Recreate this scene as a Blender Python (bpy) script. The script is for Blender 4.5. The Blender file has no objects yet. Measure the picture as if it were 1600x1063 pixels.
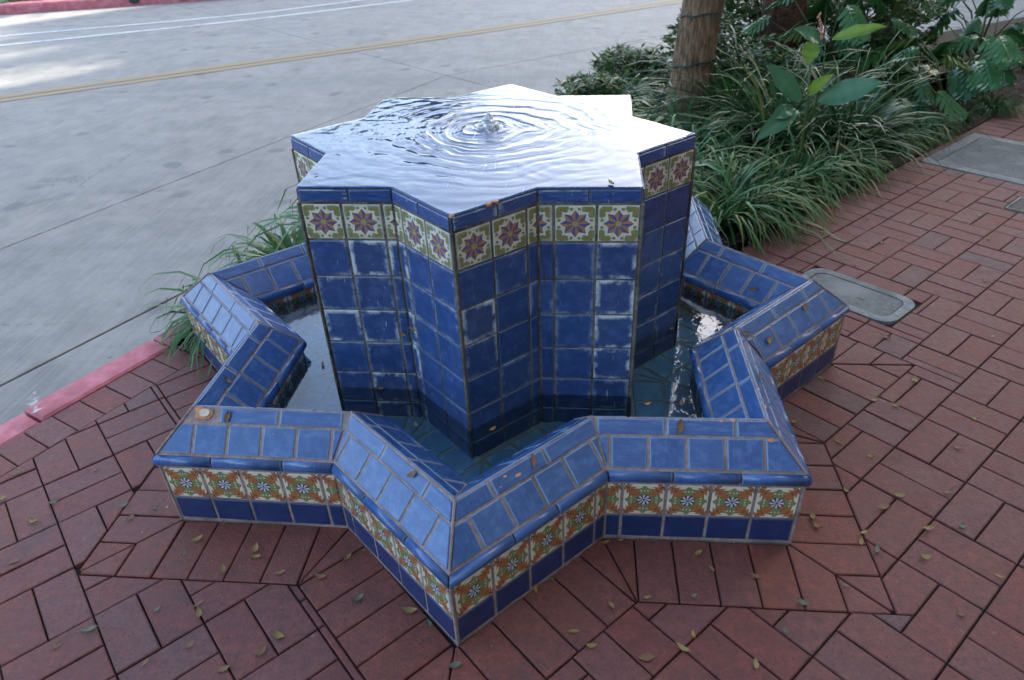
import bpy, math, random
from mathutils import Vector, Matrix, noise
random.seed(7)
S = bpy.context.scene
COL = S.collection
R_ = math.radians

# ------------------------------------------------------------------ camera
cam_d = bpy.data.cameras.new('camera'); cam = bpy.data.objects.new('camera', cam_d); COL.objects.link(cam)
cam.location = (0.2804, -2.1978, 1.5245); cam.rotation_mode = 'XYZ'
cam.rotation_euler = (0.9921, 0.0378, 0.0861)
cam_d.sensor_width = 36; cam_d.lens = 36 * 1095.75 / 1600; cam_d.clip_start = .05; cam_d.clip_end = 1500
cam_d.dof.use_dof = True; cam_d.dof.focus_distance = 2.3; cam_d.dof.aperture_fstop = 4.0
S.camera = cam
# ------------------------------------------------------------------ sky + sun
SUN_AZ, SUN_EL = 52.0, 25.0        # azimuth counter-clockwise from +X
w = bpy.data.worlds.new('World'); S.world = w; w.use_nodes = True
wn = w.node_tree; bg = wn.nodes['Background']
sky = wn.nodes.new('ShaderNodeTexSky'); sky.sky_type = 'NISHITA'; sky.sun_disc = False
sky.sun_elevation = R_(SUN_EL); sky.sun_rotation = R_(90 - SUN_AZ)
sky.air_density = 1.0; sky.dust_density = 2.2; sky.ozone_density = 1.0
wn.links.new(sky.outputs[0], bg.inputs[0]); bg.inputs[1].default_value = 0.13
sd = bpy.data.lights.new('sun', 'SUN'); sd.energy = 3.6; sd.angle = R_(.6); sd.color = (1, .92, .78)
sun = bpy.data.objects.new('sun', sd); COL.objects.link(sun)
sv = Vector((math.cos(R_(SUN_AZ)) * math.cos(R_(SUN_EL)), math.sin(R_(SUN_AZ)) * math.cos(R_(SUN_EL)), math.sin(R_(SUN_EL))))
sun.rotation_euler = sv.to_track_quat('Z', 'Y').to_euler(); sun.location = (10, 4, 20)
S.view_settings.view_transform = 'Standard'; S.view_settings.look = 'None'
S.view_settings.exposure = 2.6; S.view_settings.gamma = 1; S.view_settings.use_curve_mapping = False
S.cycles.max_bounces = 7; S.cycles.diffuse_bounces = 3; S.cycles.glossy_bounces = 4; S.cycles.transparent_max_bounces = 12

# ------------------------------------------------------------------ helpers
def meta(o, label=None, cat=None, group=None, kind=None):
    if label: o['label'] = label
    if cat: o['category'] = cat
    if group: o['group'] = group
    if kind: o['kind'] = kind
    return o
def empty(name, loc=(0, 0, 0), rz=0):
    o = bpy.data.objects.new(name, None); o.location = loc; o.rotation_euler = (0, 0, rz); o.empty_display_size = .1
    COL.objects.link(o); return o
def mesh(name, V, F, mats, mi=None, uv=None, smooth=False):
    me = bpy.data.meshes.new(name); me.from_pydata([tuple(v) for v in V], [], F)
    for m in (mats if isinstance(mats, (list, tuple)) else [mats]): me.materials.append(m)
    if mi: me.polygons.foreach_set('material_index', mi)
    if uv:
        l = me.uv_layers.new(name='UVMap')
        for lp in me.loops: l.data[lp.index].uv = uv[lp.vertex_index]
    if smooth: me.polygons.foreach_set('use_smooth', [True] * len(me.polygons))
    me.update(); return me
def link(name, me, parent=None, mat=None):
    o = bpy.data.objects.new(name, me); COL.objects.link(o)
    if parent: o.parent = parent
    if mat is not None: o.matrix_local = mat
    return o
def part(name, V, F, m, parent, **k): return link(name, mesh(name, V, F, m, **k), parent)
class MB:
    def __init__(s): s.V = []; s.F = []; s.M = []
    def add(s, V, F, mi=0):
        b = len(s.V); s.V += [tuple(v) for v in V]; s.F += [tuple(b + i for i in f) for f in F]; s.M += [mi] * len(F)
    def box(s, x0, x1, y0, y1, z0, z1, M=None, mi=0):
        v = [Vector((x, y, z)) for z in (z0, z1) for y in (y0, y1) for x in (x0, x1)]
        if M: v = [M @ q for q in v]
        s.add(v, [(0, 2, 3, 1), (4, 5, 7, 6), (0, 1, 5, 4), (2, 6, 7, 3), (0, 4, 6, 2), (1, 3, 7, 5)], mi)
    def tube(s, P, Rd, n=8, mi=0):
        P = [Vector(p) for p in P]; V = []; F = []
        for i, p in enumerate(P):
            d = (P[min(i + 1, len(P) - 1)] - P[max(i - 1, 0)]).normalized()
            a = d.cross(Vector((.31, .77, .55))).normalized(); b = d.cross(a)
            r = Rd[i] if isinstance(Rd, (list, tuple)) else Rd
            V += [p + (a * math.cos(t) + b * math.sin(t)) * r for t in [2 * math.pi * j / n for j in range(n)]]
        for i in range(len(P) - 1):
            for j in range(n): F.append((i * n + j, i * n + (j + 1) % n, (i + 1) * n + (j + 1) % n, (i + 1) * n + j))
        F.append(tuple(range(n))[::-1]); F.append(tuple((len(P) - 1) * n + j for j in range(n)))
        s.add(V, F, mi)
    def mesh(s, name, mats, smooth=False): return mesh(name, s.V, s.F, mats, s.M, smooth=smooth)
    def build(s, name, mats, parent=None, smooth=False): return link(name, s.mesh(name, mats, smooth), parent)

def area(P): return .5 * sum(P[i][0] * P[(i + 1) % len(P)][1] - P[(i + 1) % len(P)][0] * P[i][1] for i in range(len(P)))
def clip(P, nx, ny, c):                     # keep nx*x+ny*y <= c
    out = []
    for i in range(len(P)):
        a, b = P[i], P[(i + 1) % len(P)]; da = nx * a[0] + ny * a[1] - c; db = nx * b[0] + ny * b[1] - c
        if da <= 0: out.append(a)
        if (da < 0 < db) or (db < 0 < da):
            t = da / (da - db); out.append((a[0] + t * (b[0] - a[0]), a[1] + t * (b[1] - a[1])))
    r = []
    for p in out:
        if not r or math.hypot(p[0] - r[-1][0], p[1] - r[-1][1]) > 1e-4: r.append(p)
    if len(r) > 1 and math.hypot(r[0][0] - r[-1][0], r[0][1] - r[-1][1]) < 1e-4: r.pop()
    return r if len(r) > 2 else []
def hp(a, b, c_in):                         # half plane with edge a-b, keeps the side of point c_in
    nx, ny = b[1] - a[1], a[0] - b[0]; l = math.hypot(nx, ny); nx /= l; ny /= l; c = nx * a[0] + ny * a[1]
    if nx * c_in[0] + ny * c_in[1] > c: nx, ny, c = -nx, -ny, -c
    return nx, ny, c
def edges_hp(P):
    if area(P) < 0: P = P[::-1]
    out = []
    for i in range(len(P)):
        a, b = P[i], P[(i + 1) % len(P)]; l = math.hypot(b[0] - a[0], b[1] - a[1]) or 1
        nx, ny = (b[1] - a[1]) / l, (a[0] - b[0]) / l; out.append((nx, ny, nx * a[0] + ny * a[1]))
    return out
def inset(P, d):
    H = edges_hp(P); Q = list(P)
    for nx, ny, c in H:
        Q = clip(Q, nx, ny, c - d)
        if not Q: return []
    return Q
def inset_same(P, d):                       # inset that keeps the vertex count
    if area(P) < 0: P = P[::-1]
    H = edges_hp(P); n = len(P); Q = []
    for i in range(n):
        a1, b1, c1 = H[i - 1]; a2, b2, c2 = H[i]; c1 -= d; c2 -= d; D = a1 * b2 - a2 * b1
        if abs(D) < 1e-6: Q.append((P[i][0] - a2 * d, P[i][1] - b2 * d)); continue
        Q.append(((c1 * b2 - c2 * b1) / D, (a1 * c2 - a2 * c1) / D))
    return P, Q
def subtract(P, C):                         # convex P minus convex C -> as few convex pieces as possible
    Q = P; H = edges_hp(C)
    for h in H:
        if Q: Q = clip(Q, *h)
    if not Q or abs(area(Q)) < 2e-5: return [P]
    best = None
    for s in range(len(H)):
        out = []; rem = P
        for nx, ny, c in H[s:] + H[:s]:
            o = clip(rem, -nx, -ny, -c)
            if o and abs(area(o)) > 2e-4: out.append(o)
            rem = clip(rem, nx, ny, c)
            if not rem: break
        if best is None or len(out) < len(best): best = out
    return best
def slab(P, z0, z1, bev):                   # convex prism with a chamfered top edge
    P, Q = inset_same(P, bev); n = len(P)
    V = [(x, y, z0) for x, y in P] + [(x, y, z1 - bev * .8) for x, y in P] + [(x, y, z1) for x, y in Q]
    F = []
    for r in (0, 1):
        for i in range(n): F.append((r * n + i, r * n + (i + 1) % n, (r + 1) * n + (i + 1) % n, (r + 1) * n + i))
    F.append(tuple(2 * n + i for i in range(n)))
    return V, F

# ------------------------------------------------------------------ node helpers
class NT:
    def __init__(s, name):
        s.m = bpy.data.materials.new(name); s.m.use_nodes = True; s.t = s.m.node_tree
        s.bsdf = s.t.nodes['Principled BSDF']; s.out = s.t.nodes['Material Output']
    def n(s, typ, **k):
        nd = s.t.nodes.new(typ)
        for a, b in k.items(): setattr(nd, a, b)
        return nd
    def put(s, sock, v):
        if isinstance(v, X): v = v.s
        if isinstance(v, bpy.types.NodeSocket): s.t.links.new(v, sock)
        else:
            if sock.type == 'RGBA' and len(v) == 3: v = (*v, 1)
            sock.default_value = v
    def math(s, op, *a):
        nd = s.n('ShaderNodeMath', operation=op)
        for i, v in enumerate(a): s.put(nd.inputs[i], v)
        return X(s, nd.outputs[0])
    def uv(s):
        u = s.n('ShaderNodeUVMap'); sp = s.n('ShaderNodeSeparateXYZ'); s.t.links.new(u.outputs[0], sp.inputs[0])
        return u.outputs[0], X(s, sp.outputs[0]), X(s, sp.outputs[1])
    def rnd(s): return X(s, s.n('ShaderNodeObjectInfo').outputs['Random'])
    def objv(s): return s.n('ShaderNodeTexCoord').outputs['Object']
    def pos(s): return s.n('ShaderNodeNewGeometry').outputs['Position']
    def mapping(s, v, scale=(1, 1, 1), loc=(0, 0, 0), rot=(0, 0, 0)):
        m = s.n('ShaderNodeMapping'); s.put(m.inputs[0], v); s.put(m.inputs['Scale'], scale); s.put(m.inputs['Rotation'], rot)
        if isinstance(loc, X):
            c = s.n('ShaderNodeCombineXYZ')
            for i in range(3): s.put(c.inputs[i], loc * (i * 3.1 + 1))
            s.t.links.new(c.outputs[0], m.inputs['Location'])
        else: s.put(m.inputs['Location'], loc)
        return m.outputs[0]
    def noise(s, v, scale, detail=3, rough=.55, dist=0):
        nd = s.n('ShaderNodeTexNoise'); s.put(nd.inputs['Vector'], v); s.put(nd.inputs['Scale'], scale)
        s.put(nd.inputs['Detail'], detail); s.put(nd.inputs['Roughness'], rough); s.put(nd.inputs['Distortion'], dist)
        return X(s, nd.outputs[0])
    def vor(s, v, scale, feat='F1'):
        nd = s.n('ShaderNodeTexVoronoi', feature=feat); s.put(nd.inputs['Vector'], v); s.put(nd.inputs['Scale'], scale)
        return X(s, nd.outputs['Distance'])
    def ramp(s, v, lo, hi):
        nd = s.n('ShaderNodeMapRange', interpolation_type='SMOOTHSTEP'); s.put(nd.inputs[0], v); s.put(nd.inputs[1], lo); s.put(nd.inputs[2], hi)
        return X(s, nd.outputs[0])
    def mix(s, f, a, b, mode='MIX'):
        nd = s.n('ShaderNodeMix', data_type='RGBA', blend_type=mode); s.put(nd.inputs[0], f); s.put(nd.inputs[6], a); s.put(nd.inputs[7], b)
        return nd.outputs[2]
    def bump(s, h, strength=.3, dist=.002, normal=None):
        nd = s.n('ShaderNodeBump'); s.put(nd.inputs['Height'], h); nd.inputs['Strength'].default_value = strength; nd.inputs['Distance'].default_value = dist
        if normal is not None: s.put(nd.inputs['Normal'], normal)
        return nd.outputs[0]
    def set(s, **k):
        for a, v in k.items(): s.put(s.bsdf.inputs[a.replace('_', ' ')], v)
class X:
    def __init__(s, t, sock): s.t = t; s.s = sock
    def __add__(s, o): return s.t.math('ADD', s, o)
    def __radd__(s, o): return s.t.math('ADD', o, s)
    def __sub__(s, o): return s.t.math('SUBTRACT', s, o)
    def __rsub__(s, o): return s.t.math('SUBTRACT', o, s)
    def __mul__(s, o): return s.t.math('MULTIPLY', s, o)
    __rmul__ = __mul__
    def __truediv__(s, o): return s.t.math('DIVIDE', s, o)
    def f(s, op, *a): return s.t.math(op, s, *a)
    def lt(s, o): return s.t.math('LESS_THAN', s, o)
    def gt(s, o): return s.t.math('GREATER_THAN', s, o)
    def abs(s): return s.t.math('ABSOLUTE', s)

# ------------------------------------------------------------------ materials
def glaze_mat(name, dark, mid, light, crust=0, edge=.5, rough=.16, streak=(3, 42), bst=.35):
    t = NT(name); uv, u, v = t.uv(); r = t.rnd()
    vec = t.mapping(uv, (1, 1, 1), r * 17)
    a = t.noise(t.mapping(vec, (streak[0], streak[1], 1)), 1.0, 3, .6)
    b = t.noise(t.mapping(vec, (streak[1], streak[0], 1)), 1.0, 3, .6)
    st = a * r.gt(.4) + b * (1 - r.gt(.4))
    blot = t.noise(vec, 3.2, 2)
    c = t.mix(t.ramp(st * .6 + blot * .4, .36, .64), dark, mid)
    c = t.mix(t.ramp(blot, .46, .82) * .6, c, light)
    c = t.mix(t.ramp(r, 0, 1) * .35, c, t.mix(.5, c, light))
    du = t.math('MINIMUM', u, 1 - u); dv = t.math('MINIMUM', v, 1 - v); e = t.math('MINIMUM', du, dv)
    n2 = t.noise(vec, 14, 4, .65)
    rim = (1 - t.ramp(e + (n2 - .5) * .03, .0, .045)) * edge
    c = t.mix(rim, c, (light[0] * 2.2, light[1] * 1.9, light[2] * 1.35))
    rg = t.noise(vec, 6, 3) * .16 + (rough - .05)
    if crust:
        if crust > 1.5: r = r * .5 + .5
        cr = (1 - t.ramp(e + (n2 - .5) * .12, -.01, .15)) * t.ramp(t.noise(vec, 2.6, 3), .40, .66) * t.ramp(r, .45, .9) * crust * .85
        drip = t.ramp(t.noise(t.mapping(vec, (30, 2.2, 1)), 1, 2), .66, .76) * t.ramp(t.noise(vec, 2, 1), .5, .62) * .8 * crust
        cr = t.math('MINIMUM', cr + drip, 1.0)
        c = t.mix(cr, c, (.46, .51, .57)); rg = rg + cr * .45
    sp = t.ramp(t.noise(t.mapping(uv, (1, 1, 1), r * 31), 26, 2), .74, .79) * .5
    c = t.mix(sp, c, (.3, .32, .36))
    t.set(Base_Color=c, Roughness=rg, Specular_IOR_Level=.62)
    t.set(Normal=t.bump(st * .5 + t.noise(vec, 5, 2) * .9, bst, .0025))
    return t.m
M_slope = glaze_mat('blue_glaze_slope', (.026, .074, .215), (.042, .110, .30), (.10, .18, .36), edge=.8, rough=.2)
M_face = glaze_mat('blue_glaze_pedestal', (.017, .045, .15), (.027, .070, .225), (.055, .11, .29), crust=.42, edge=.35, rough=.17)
M_crust = glaze_mat('blue_glaze_limescale', (.020, .047, .14), (.032, .072, .21), (.08, .13, .28), crust=2.6, edge=.5, rough=.2)
M_low = glaze_mat('blue_glaze_navy', (.011, .026, .10), (.015, .035, .13), (.026, .055, .17), edge=.25, rough=.3, bst=.08)
M_lip = glaze_mat('blue_glaze_lip', (.018, .048, .17), (.028, .07, .23), (.05, .11, .29), crust=.7, edge=.4, rough=.14, streak=(2, 8))
M_floor = glaze_mat('basin_floor_glaze', (.06, .15, .25), (.08, .20, .31), (.14, .26, .32), edge=.3, rough=.4)

def deco_common(t, c, r, e, vec, wear):
    n2 = t.noise(vec, 12, 4, .65)
    cr = (1 - t.ramp(e + (n2 - .5) * .2, .0, .1)) * t.ramp(r, .5, .8) * wear
    c = t.mix(cr, c, (.42, .44, .42))
    c = t.mix(t.ramp(t.noise(vec, 4, 3), .35, .8) * .25, c, (.22, .2, .15))
    t.set(Base_Color=c, Roughness=t.noise(vec, 5, 2) * .2 + .14, Specular_IOR_Level=.5)
    t.set(Normal=t.bump(t.noise(vec, 6, 3), .25, .002))
    return t.m
def star_mat():
    t = NT('star_print_tile'); uv, u, v = t.uv(); r = t.rnd(); vec = t.mapping(uv, (1, 1, 1), r * 13)
    wob = (t.noise(vec, 9, 2) - .5) * .018
    x = u - .5 + wob; y = v - .5 - wob
    rad = (x * x + y * y).f('SQRT'); th = t.math('ARCTAN2', y, x); s = th / (math.pi / 4) + 8.5
    fr = s.f('FRACT') - .5; b = fr.abs() * (math.pi / 4)
    Rt, Rv = .37, .25; B = (1 - Rv * math.cos(math.pi / 8) / Rt) / (Rv * math.sin(math.pi / 8))
    m = rad * (b.f('COSINE') * (1 / Rt) + b.f('SINE') * B)
    ax, ay = x.abs(), y.abs(); e0 = .5 - t.math('MAXIMUM', ax, ay)
    P, Q = t.math('MAXIMUM', ax, ay), t.math('MINIMUM', ax, ay)
    def circ(cx, cy, q=1.0):
        dx, dy = P - cx, (Q - cy) * q; return (dx * dx + dy * dy).f('SQRT')
    leafn = (t.noise(vec, 22, 3, .7) - .5) * .13
    big = t.math('MINIMUM', circ(.38, .37), circ(.42, .27)) + leafn
    small = circ(.405, .10) + leafn * .5
    green = t.math('MAXIMUM', big.lt(.098), small.lt(.036))
    line = t.math('MAXIMUM', big.lt(.107), small.lt(.044))
    c = t.mix(line, (.60, .57, .48), (.20, .2, .1)); c = t.mix(green, c, t.mix(t.noise(vec, 8, 2), (.12, .16, .06), (.24, .27, .12)))
    c = t.mix(circ(.365, .36).lt(.032), c, (.40, .13, .04))
    c = t.mix(m.lt(1.28), c, (.62, .60, .53))
    c = t.mix(m.lt(1.04), c, (.09, .06, .06))
    st = t.mix(fr.gt(0), t.mix(t.noise(vec, 7, 2), (.05, .07, .19), (.09, .12, .27)), t.mix(t.noise(vec, 6, 2), (.33, .13, .06), (.46, .22, .11)))
    st = t.mix(fr.abs().lt(.012), st, (.07, .06, .1))
    c = t.mix(m.lt(1.0), c, st); c = t.mix(m.lt(.24), c, (.28, .33, .12)); c = t.mix(rad.lt(.025), c, (.5, .2, .06))
    c = t.mix(e0.lt(.018), c, (.6, .58, .5))
    return deco_common(t, c, r, e0, vec, .8)
def leaf_mat():
    t = NT('leaf_print_tile'); uv, u, v = t.uv(); r = t.rnd(); vec = t.mapping(uv, (1, 1, 1), r * 13)
    wob = (t.noise(vec, 8, 2) - .5) * .03
    x = u - .5 + wob; y = v - .5 - wob * .7
    rad = (x * x + y * y).f('SQRT'); th = t.math('ARCTAN2', y, x)
    ax, ay = x.abs(), y.abs(); e0 = .5 - t.math('MAXIMUM', ax, ay)
    P, Q = t.math('MAXIMUM', ax, ay), t.math('MINIMUM', ax, ay)
    def circ(cx, cy, q=1.0):
        dx, dy = P - cx, (Q - cy) * q; return (dx * dx + dy * dy).f('SQRT')
    mn = lambda *a: a[0] if len(a) == 1 else t.math('MINIMUM', a[0], mn(*a[1:]))
    g = mn(circ(.24, .07) - .062, circ(.335, .075) - .052, circ(.40, .0) - .05, circ(.2, .0) - .05)
    T = (P + Q) * .7071; N = (P - Q) * .7071
    saw = (T * 8.5 + .2).f('FRACT')
    o = t.math('MAXIMUM', N - (.185 - (T - .36).abs() * .27 - saw * .085), T - .64)
    jag = (t.noise(vec, 26, 2) - .5) * .04
    o = o + jag
    c = t.mix(o.lt(.012), (.66, .62, .52), (.16, .07, .03)); c = t.mix(o.lt(0), c, t.mix(t.noise(vec, 9, 2), (.30, .10, .035), (.42, .17, .06)))
    c = t.mix(t.math('MULTIPLY', N.lt(.012), T.gt(.52)), c, (.03, .04, .1))
    c = t.mix(t.math('MULTIPLY', circ(.33, .3).lt(.02), 1.0), c, (.03, .04, .1))
    c = t.mix(g.lt(.012), c, (.06, .09, .03)); c = t.mix(g.lt(0), c, t.mix(t.noise(vec, 9, 2), (.13, .17, .06), (.25, .28, .12)))
    c = t.mix((circ(.31, .085) - .02).abs().lt(.007), c, (.62, .62, .45))
    c = t.mix(rad.lt(.175), c, (.02, .03, .09))
    pin = (th * (8 / (2 * math.pi)) + rad * 1.6 + 8).f('FRACT').gt(.5)
    c = t.mix(rad.lt(.165), c, t.mix(pin, (.6, .62, .62), (.03, .05, .17)))
    c = t.mix(rad.lt(.025), c, (.02, .03, .09))
    return deco_common(t, c, r, e0, vec, .35)
M_star, M_leafprint = star_mat(), leaf_mat()

def rough_mat(name, ca, cb, scale=20, rough=.85, cc=None, bstr=.5, bdist=.003, stretch=(1, 1, 1), spec=.3, objrand=.0):
    t = NT(name); p = t.mapping(t.pos(), stretch); n = t.noise(p, scale, 6, .65); n2 = t.noise(t.pos(), scale * .13, 3)
    c = t.mix(t.ramp(n, .3, .7), ca, cb)
    if cc: c = t.mix(t.ramp(n2, .45, .7), c, cc)
    if objrand: c = t.mix(t.rnd() * objrand, c, (.02, .02, .015))
    t.set(Base_Color=c, Roughness=rough, Specular_IOR_Level=spec, Normal=t.bump(n, bstr, bdist)); return t.m
M_grout = rough_mat('pink_grey_grout', (.22, .165, .16), (.37, .29, .28), 60, .9, (.17, .135, .13))
M_grout2 = rough_mat('dark_grout', (.08, .075, .065), (.2, .18, .155), 70, .9, (.05, .045, .04))
M_soil = rough_mat('soil', (.02, .014, .010), (.07, .048, .034), 40, .95, (.035, .025, .018), 1, .02)
M_sand = rough_mat('joint_sand', (.010, .008, .007), (.03, .022, .019), 80, .95)
M_conc = rough_mat('cover_concrete', (.16, .17, .165), (.28, .28, .26), 35, .85, (.12, .13, .12))
M_concd = rough_mat('cover_lid', (.09, .10, .10), (.16, .165, .16), 45, .7, (.2, .21, .2))
M_plast = rough_mat('dark_plastic', (.015, .018, .022), (.03, .035, .04), 60, .5)
M_bark = rough_mat('tree_bark', (.055, .032, .02), (.30, .19, .12), 7, .9, (.14, .09, .06), 1, .03, (7, 7, 1.3))
M_bark2 = rough_mat('fibrous_bark', (.035, .018, .012), (.13, .07, .045), 22, .95, (.07, .035, .025), 1, .03, (1, 1, 3))
M_wire = rough_mat('green_wire', (.008, .03, .028), (.015, .05, .042), 40, .5)
M_terra = rough_mat('terracotta_body', (.48, .20, .10), (.62, .36, .22), 30, .9)
M_cream = rough_mat('cream_plaster', (.55, .45, .34), (.7, .6, .48), 25, .9)
M_stucco = rough_mat('stucco', (.5, .46, .38), (.6, .55, .46), 8, .9)
M_post = rough_mat('post_wood', (.17, .13, .09), (.3, .24, .17), 14, .8, None, .4, .003, (6, 6, .6))
M_flower = rough_mat('dry_flower', (.35, .14, .08), (.5, .25, .15), 60, .8)

def paint_red():
    t = NT('worn_red_kerb_paint'); p = t.pos(); n = t.noise(p, 9, 6, .7); f = t.noise(p, 70, 4, .7)
    c = t.mix(t.ramp(n, .35, .7), (.36, .085, .105), (.52, .17, .20))
    c = t.mix(t.ramp(f * .6 + n * .4, .55, .66) * .6, c, (.30, .25, .24))
    c = t.mix(t.ramp(t.noise(p, 3, 3), .56, .7) * .5, c, (.15, .06, .06))
    t.set(Base_Color=c, Roughness=.7, Normal=t.bump(f, .4, .002)); return t.m
M_red = paint_red()
def road_mat():
    t = NT('road_concrete'); p = t.pos(); fine = t.noise(p, 55, 5, .7); med = t.noise(p, 4.5, 5, .6); big = t.noise(p, .7, 3)
    br = t.noise(t.mapping(p, (60, 2.0, 1), rot=(0, 0, R_(28))), 1, 3, .6)
    c = t.mix(t.ramp(med, .25, .75), (.142, .137, .127), (.232, .22, .198))
    c = t.mix(t.ramp(br, .35, .7) * .3, c, (.31, .305, .295)); c = t.mix(t.ramp(big, .4, .7) * .35, c, (.235, .235, .225))
    c = t.mix(t.ramp(t.noise(p, 26, 6, .75), .45, .7) * .28, c, (.12, .12, .115)); tr = t.noise(t.mapping(p, (.12, 1.1, 1), rot=(0, 0, R_(-36))), 1, 3)
    c = t.mix(t.ramp(tr, .5, .72) * .35, c, (.105, .11, .115))
    spots = t.vor(t.mapping(p, (1, 1, 1)), 2.1)
    sn = t.noise(p, 8, 3)
    c = t.mix((1 - t.ramp(spots + (sn - .5) * .25, .08, .2)) * .6, c, (.075, .08, .085))
    c = t.mix(t.ramp(fine, .6, .72) * .6, c, (.10, .10, .095)); c = t.mix(t.ramp(t.noise(p, 90, 4, .7), .60, .7) * .35, c, (.4, .39, .37))
    crk = t.vor(t.mapping(p, (1, 1, 1), (3, 1, 0)), .55, 'DISTANCE_TO_EDGE') + (t.noise(p, 7, 4, .7) - .5) * .10
    c = t.mix((1 - t.ramp(crk.abs(), .0, .006)) * t.ramp(t.noise(p, .8, 2), .52, .6) * .6, c, (.08, .08, .08))
    t.set(Base_Color=c, Roughness=.72, Normal=t.bump(fine * .6 + br * .5, .35, .003)); return t.m
M_road = road_mat()
def line_mat(name, ca, cover):
    t = NT(name); p = t.pos(); n = t.noise(p, 22, 5, .7)
    m = t.mix(t.ramp(n * .7 + t.noise(p, 2.2, 2) * .3, cover, cover + .14), ca, (.19, .19, .19))
    t.set(Base_Color=m, Roughness=.7); return t.m
M_yel = line_mat('yellow_line_paint', (.27, .19, .085), .52); M_wht = line_mat('white_line_paint', (.52, .54, .55), .5)
M_tar = line_mat('line_gap', (.11, .105, .095), .9); M_chalk = line_mat('chalk', (.7, .72, .73), .46)
def brick_mat(name='red_brick_paver', ca=(.118, .029, .022), cb=(.222, .060, .045), dirt=1.0):
    t = NT(name); p = t.pos(); at = t.n('ShaderNodeAttribute', attribute_name='tone')
    r = (X(t, at.outputs['Fac']) + t.rnd()).f('FRACT')
    fine = t.noise(p, 130, 5, .75); med = t.noise(p, 14, 5, .65); big = t.noise(p, .9, 3)
    c = t.mix(t.ramp(med, .25, .75), ca, cb)
    c = t.mix(t.ramp(r, .0, 1.0) * (.7 * dirt), c, (.165, .066, .06))
    c = t.mix(t.ramp(r, .93, .97) * .6, c, (.09, .06, .06))
    c = t.mix(t.ramp(big, .42, .68) * .35, c, (.135, .05, .045))
    mot = t.noise(t.mapping(p, (1, 1, 1), (9, 2, 4)), 42, 6, .8); c = t.mix(t.ramp(mot, .45, .62) * .5, c, (.075, .03, .03)); c = t.mix((1 - t.ramp(mot, .32, .44)) * .4, c, (.33, .105, .085))
    c = t.mix(t.ramp(fine, .52, .66) * .6, c, (.04, .025, .025))
    c = t.mix(t.ramp(t.noise(p, 95, 3), .68, .76) * .55, c, (.36, .17, .14))
    c = t.mix(t.ramp(t.noise(t.mapping(p, (1, 1, 1), (5, 3, 1)), 5, 6, .8), .54, .68) * .55, c, (.06, .034, .036))
    sp = t.vor(t.mapping(p, (1, 1, 1), (2, 1, 0)), 11); c = t.mix((1 - t.ramp(sp + (fine - .5) * .1, .035, .06)) * .6 * t.ramp(t.noise(p, 3, 2), .5, .6), c, (.4, .38, .37))
    t.set(Base_Color=c, Roughness=t.ramp(med, .2, .8) * .25 + .5, Specular_IOR_Level=.45, Normal=t.bump(fine * 1.0 + med, .8, .004)); return t.m
M_brick = brick_mat(); M_brick2 = brick_mat('cleaner_orange_brick_paver', (.14, .034, .022), (.24, .064, .040), .7)
def foliage_mat(name, a, b, tip=None, rough=.38, trans=.25):
    t = NT(name); p = t.objv(); at = t.n('ShaderNodeAttribute', attribute_name='tone'); r = X(t, at.outputs['Fac'])
    c = t.mix(r, a, b); c = t.mix(t.noise(t.pos(), 9, 3) * .5, c, tuple(x * .55 for x in a))
    if tip: c = t.mix(r.gt(.955), c, tip)
    d = t.n('ShaderNodeBsdfTranslucent'); t.put(d.inputs[0], c)
    mx = t.n('ShaderNodeMixShader'); mx.inputs[0].default_value = trans
    t.set(Base_Color=c, Roughness=rough, Specular_IOR_Level=.35)
    t.t.links.new(t.bsdf.outputs[0], mx.inputs[1]); t.t.links.new(d.outputs[0], mx.inputs[2]); t.t.links.new(mx.outputs[0], t.out.inputs[0])
    return t.m
M_blade = foliage_mat('strap_leaf_green', (.030, .10, .026), (.10, .24, .07), (.2, .2, .05), .42)
M_blade2 = foliage_mat('dark_strap_leaf', (.02, .068, .022), (.07, .17, .055), (.16, .15, .04), .34)
M_shrub = foliage_mat('dark_shrub_leaf', (.02, .062, .014), (.09, .19, .035), (.2, .25, .05), .4, .3)
M_crown = foliage_mat('street_tree_leaf', (.03, .06, .02), (.06, .10, .03), None, .45, .3)
M_philo = foliage_mat('lobed_leaf_green', (.02, .085, .026), (.07, .19, .06), None, .25, .2)
M_philoy = foliage_mat('lobed_leaf_yellow_green', (.08, .14, .03), (.14, .2, .05), None, .35, .35)
M_canna = foliage_mat('canna_leaf_blue_green', (.05, .15, .075), (.09, .23, .11), None, .3, .2)
M_cannay = foliage_mat('canna_leaf_yellow_green', (.14, .26, .04), (.2, .33, .06), None, .35, .45)
M_stem = foliage_mat('green_stem', (.06, .11, .03), (.1, .16, .05), None, .5, .1)
M_lawn = foliage_mat('lawn', (.10, .14, .03), (.2, .24, .06), None, .7, .2)
def dry(name, a, b):
    t = NT(name); c = t.mix(t.rnd(), a, b); c = t.mix(t.noise(t.pos(), 120, 3) * .6, c, tuple(x * .5 for x in a)); t.set(Base_Color=c, Roughness=.65); return t.m
M_dry = {'yellow': dry('fallen_leaf_yellow', (.24, .165, .045), (.34, .24, .085)), 'brown': dry('fallen_leaf_brown', (.17, .09, .035), (.26, .14, .06)),
         'grey': dry('fallen_leaf_grey_green', (.11, .12, .075), (.17, .17, .12)), 'orange': dry('fallen_leaf_orange', (.4, .19, .04), (.5, .26, .06))}
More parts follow.
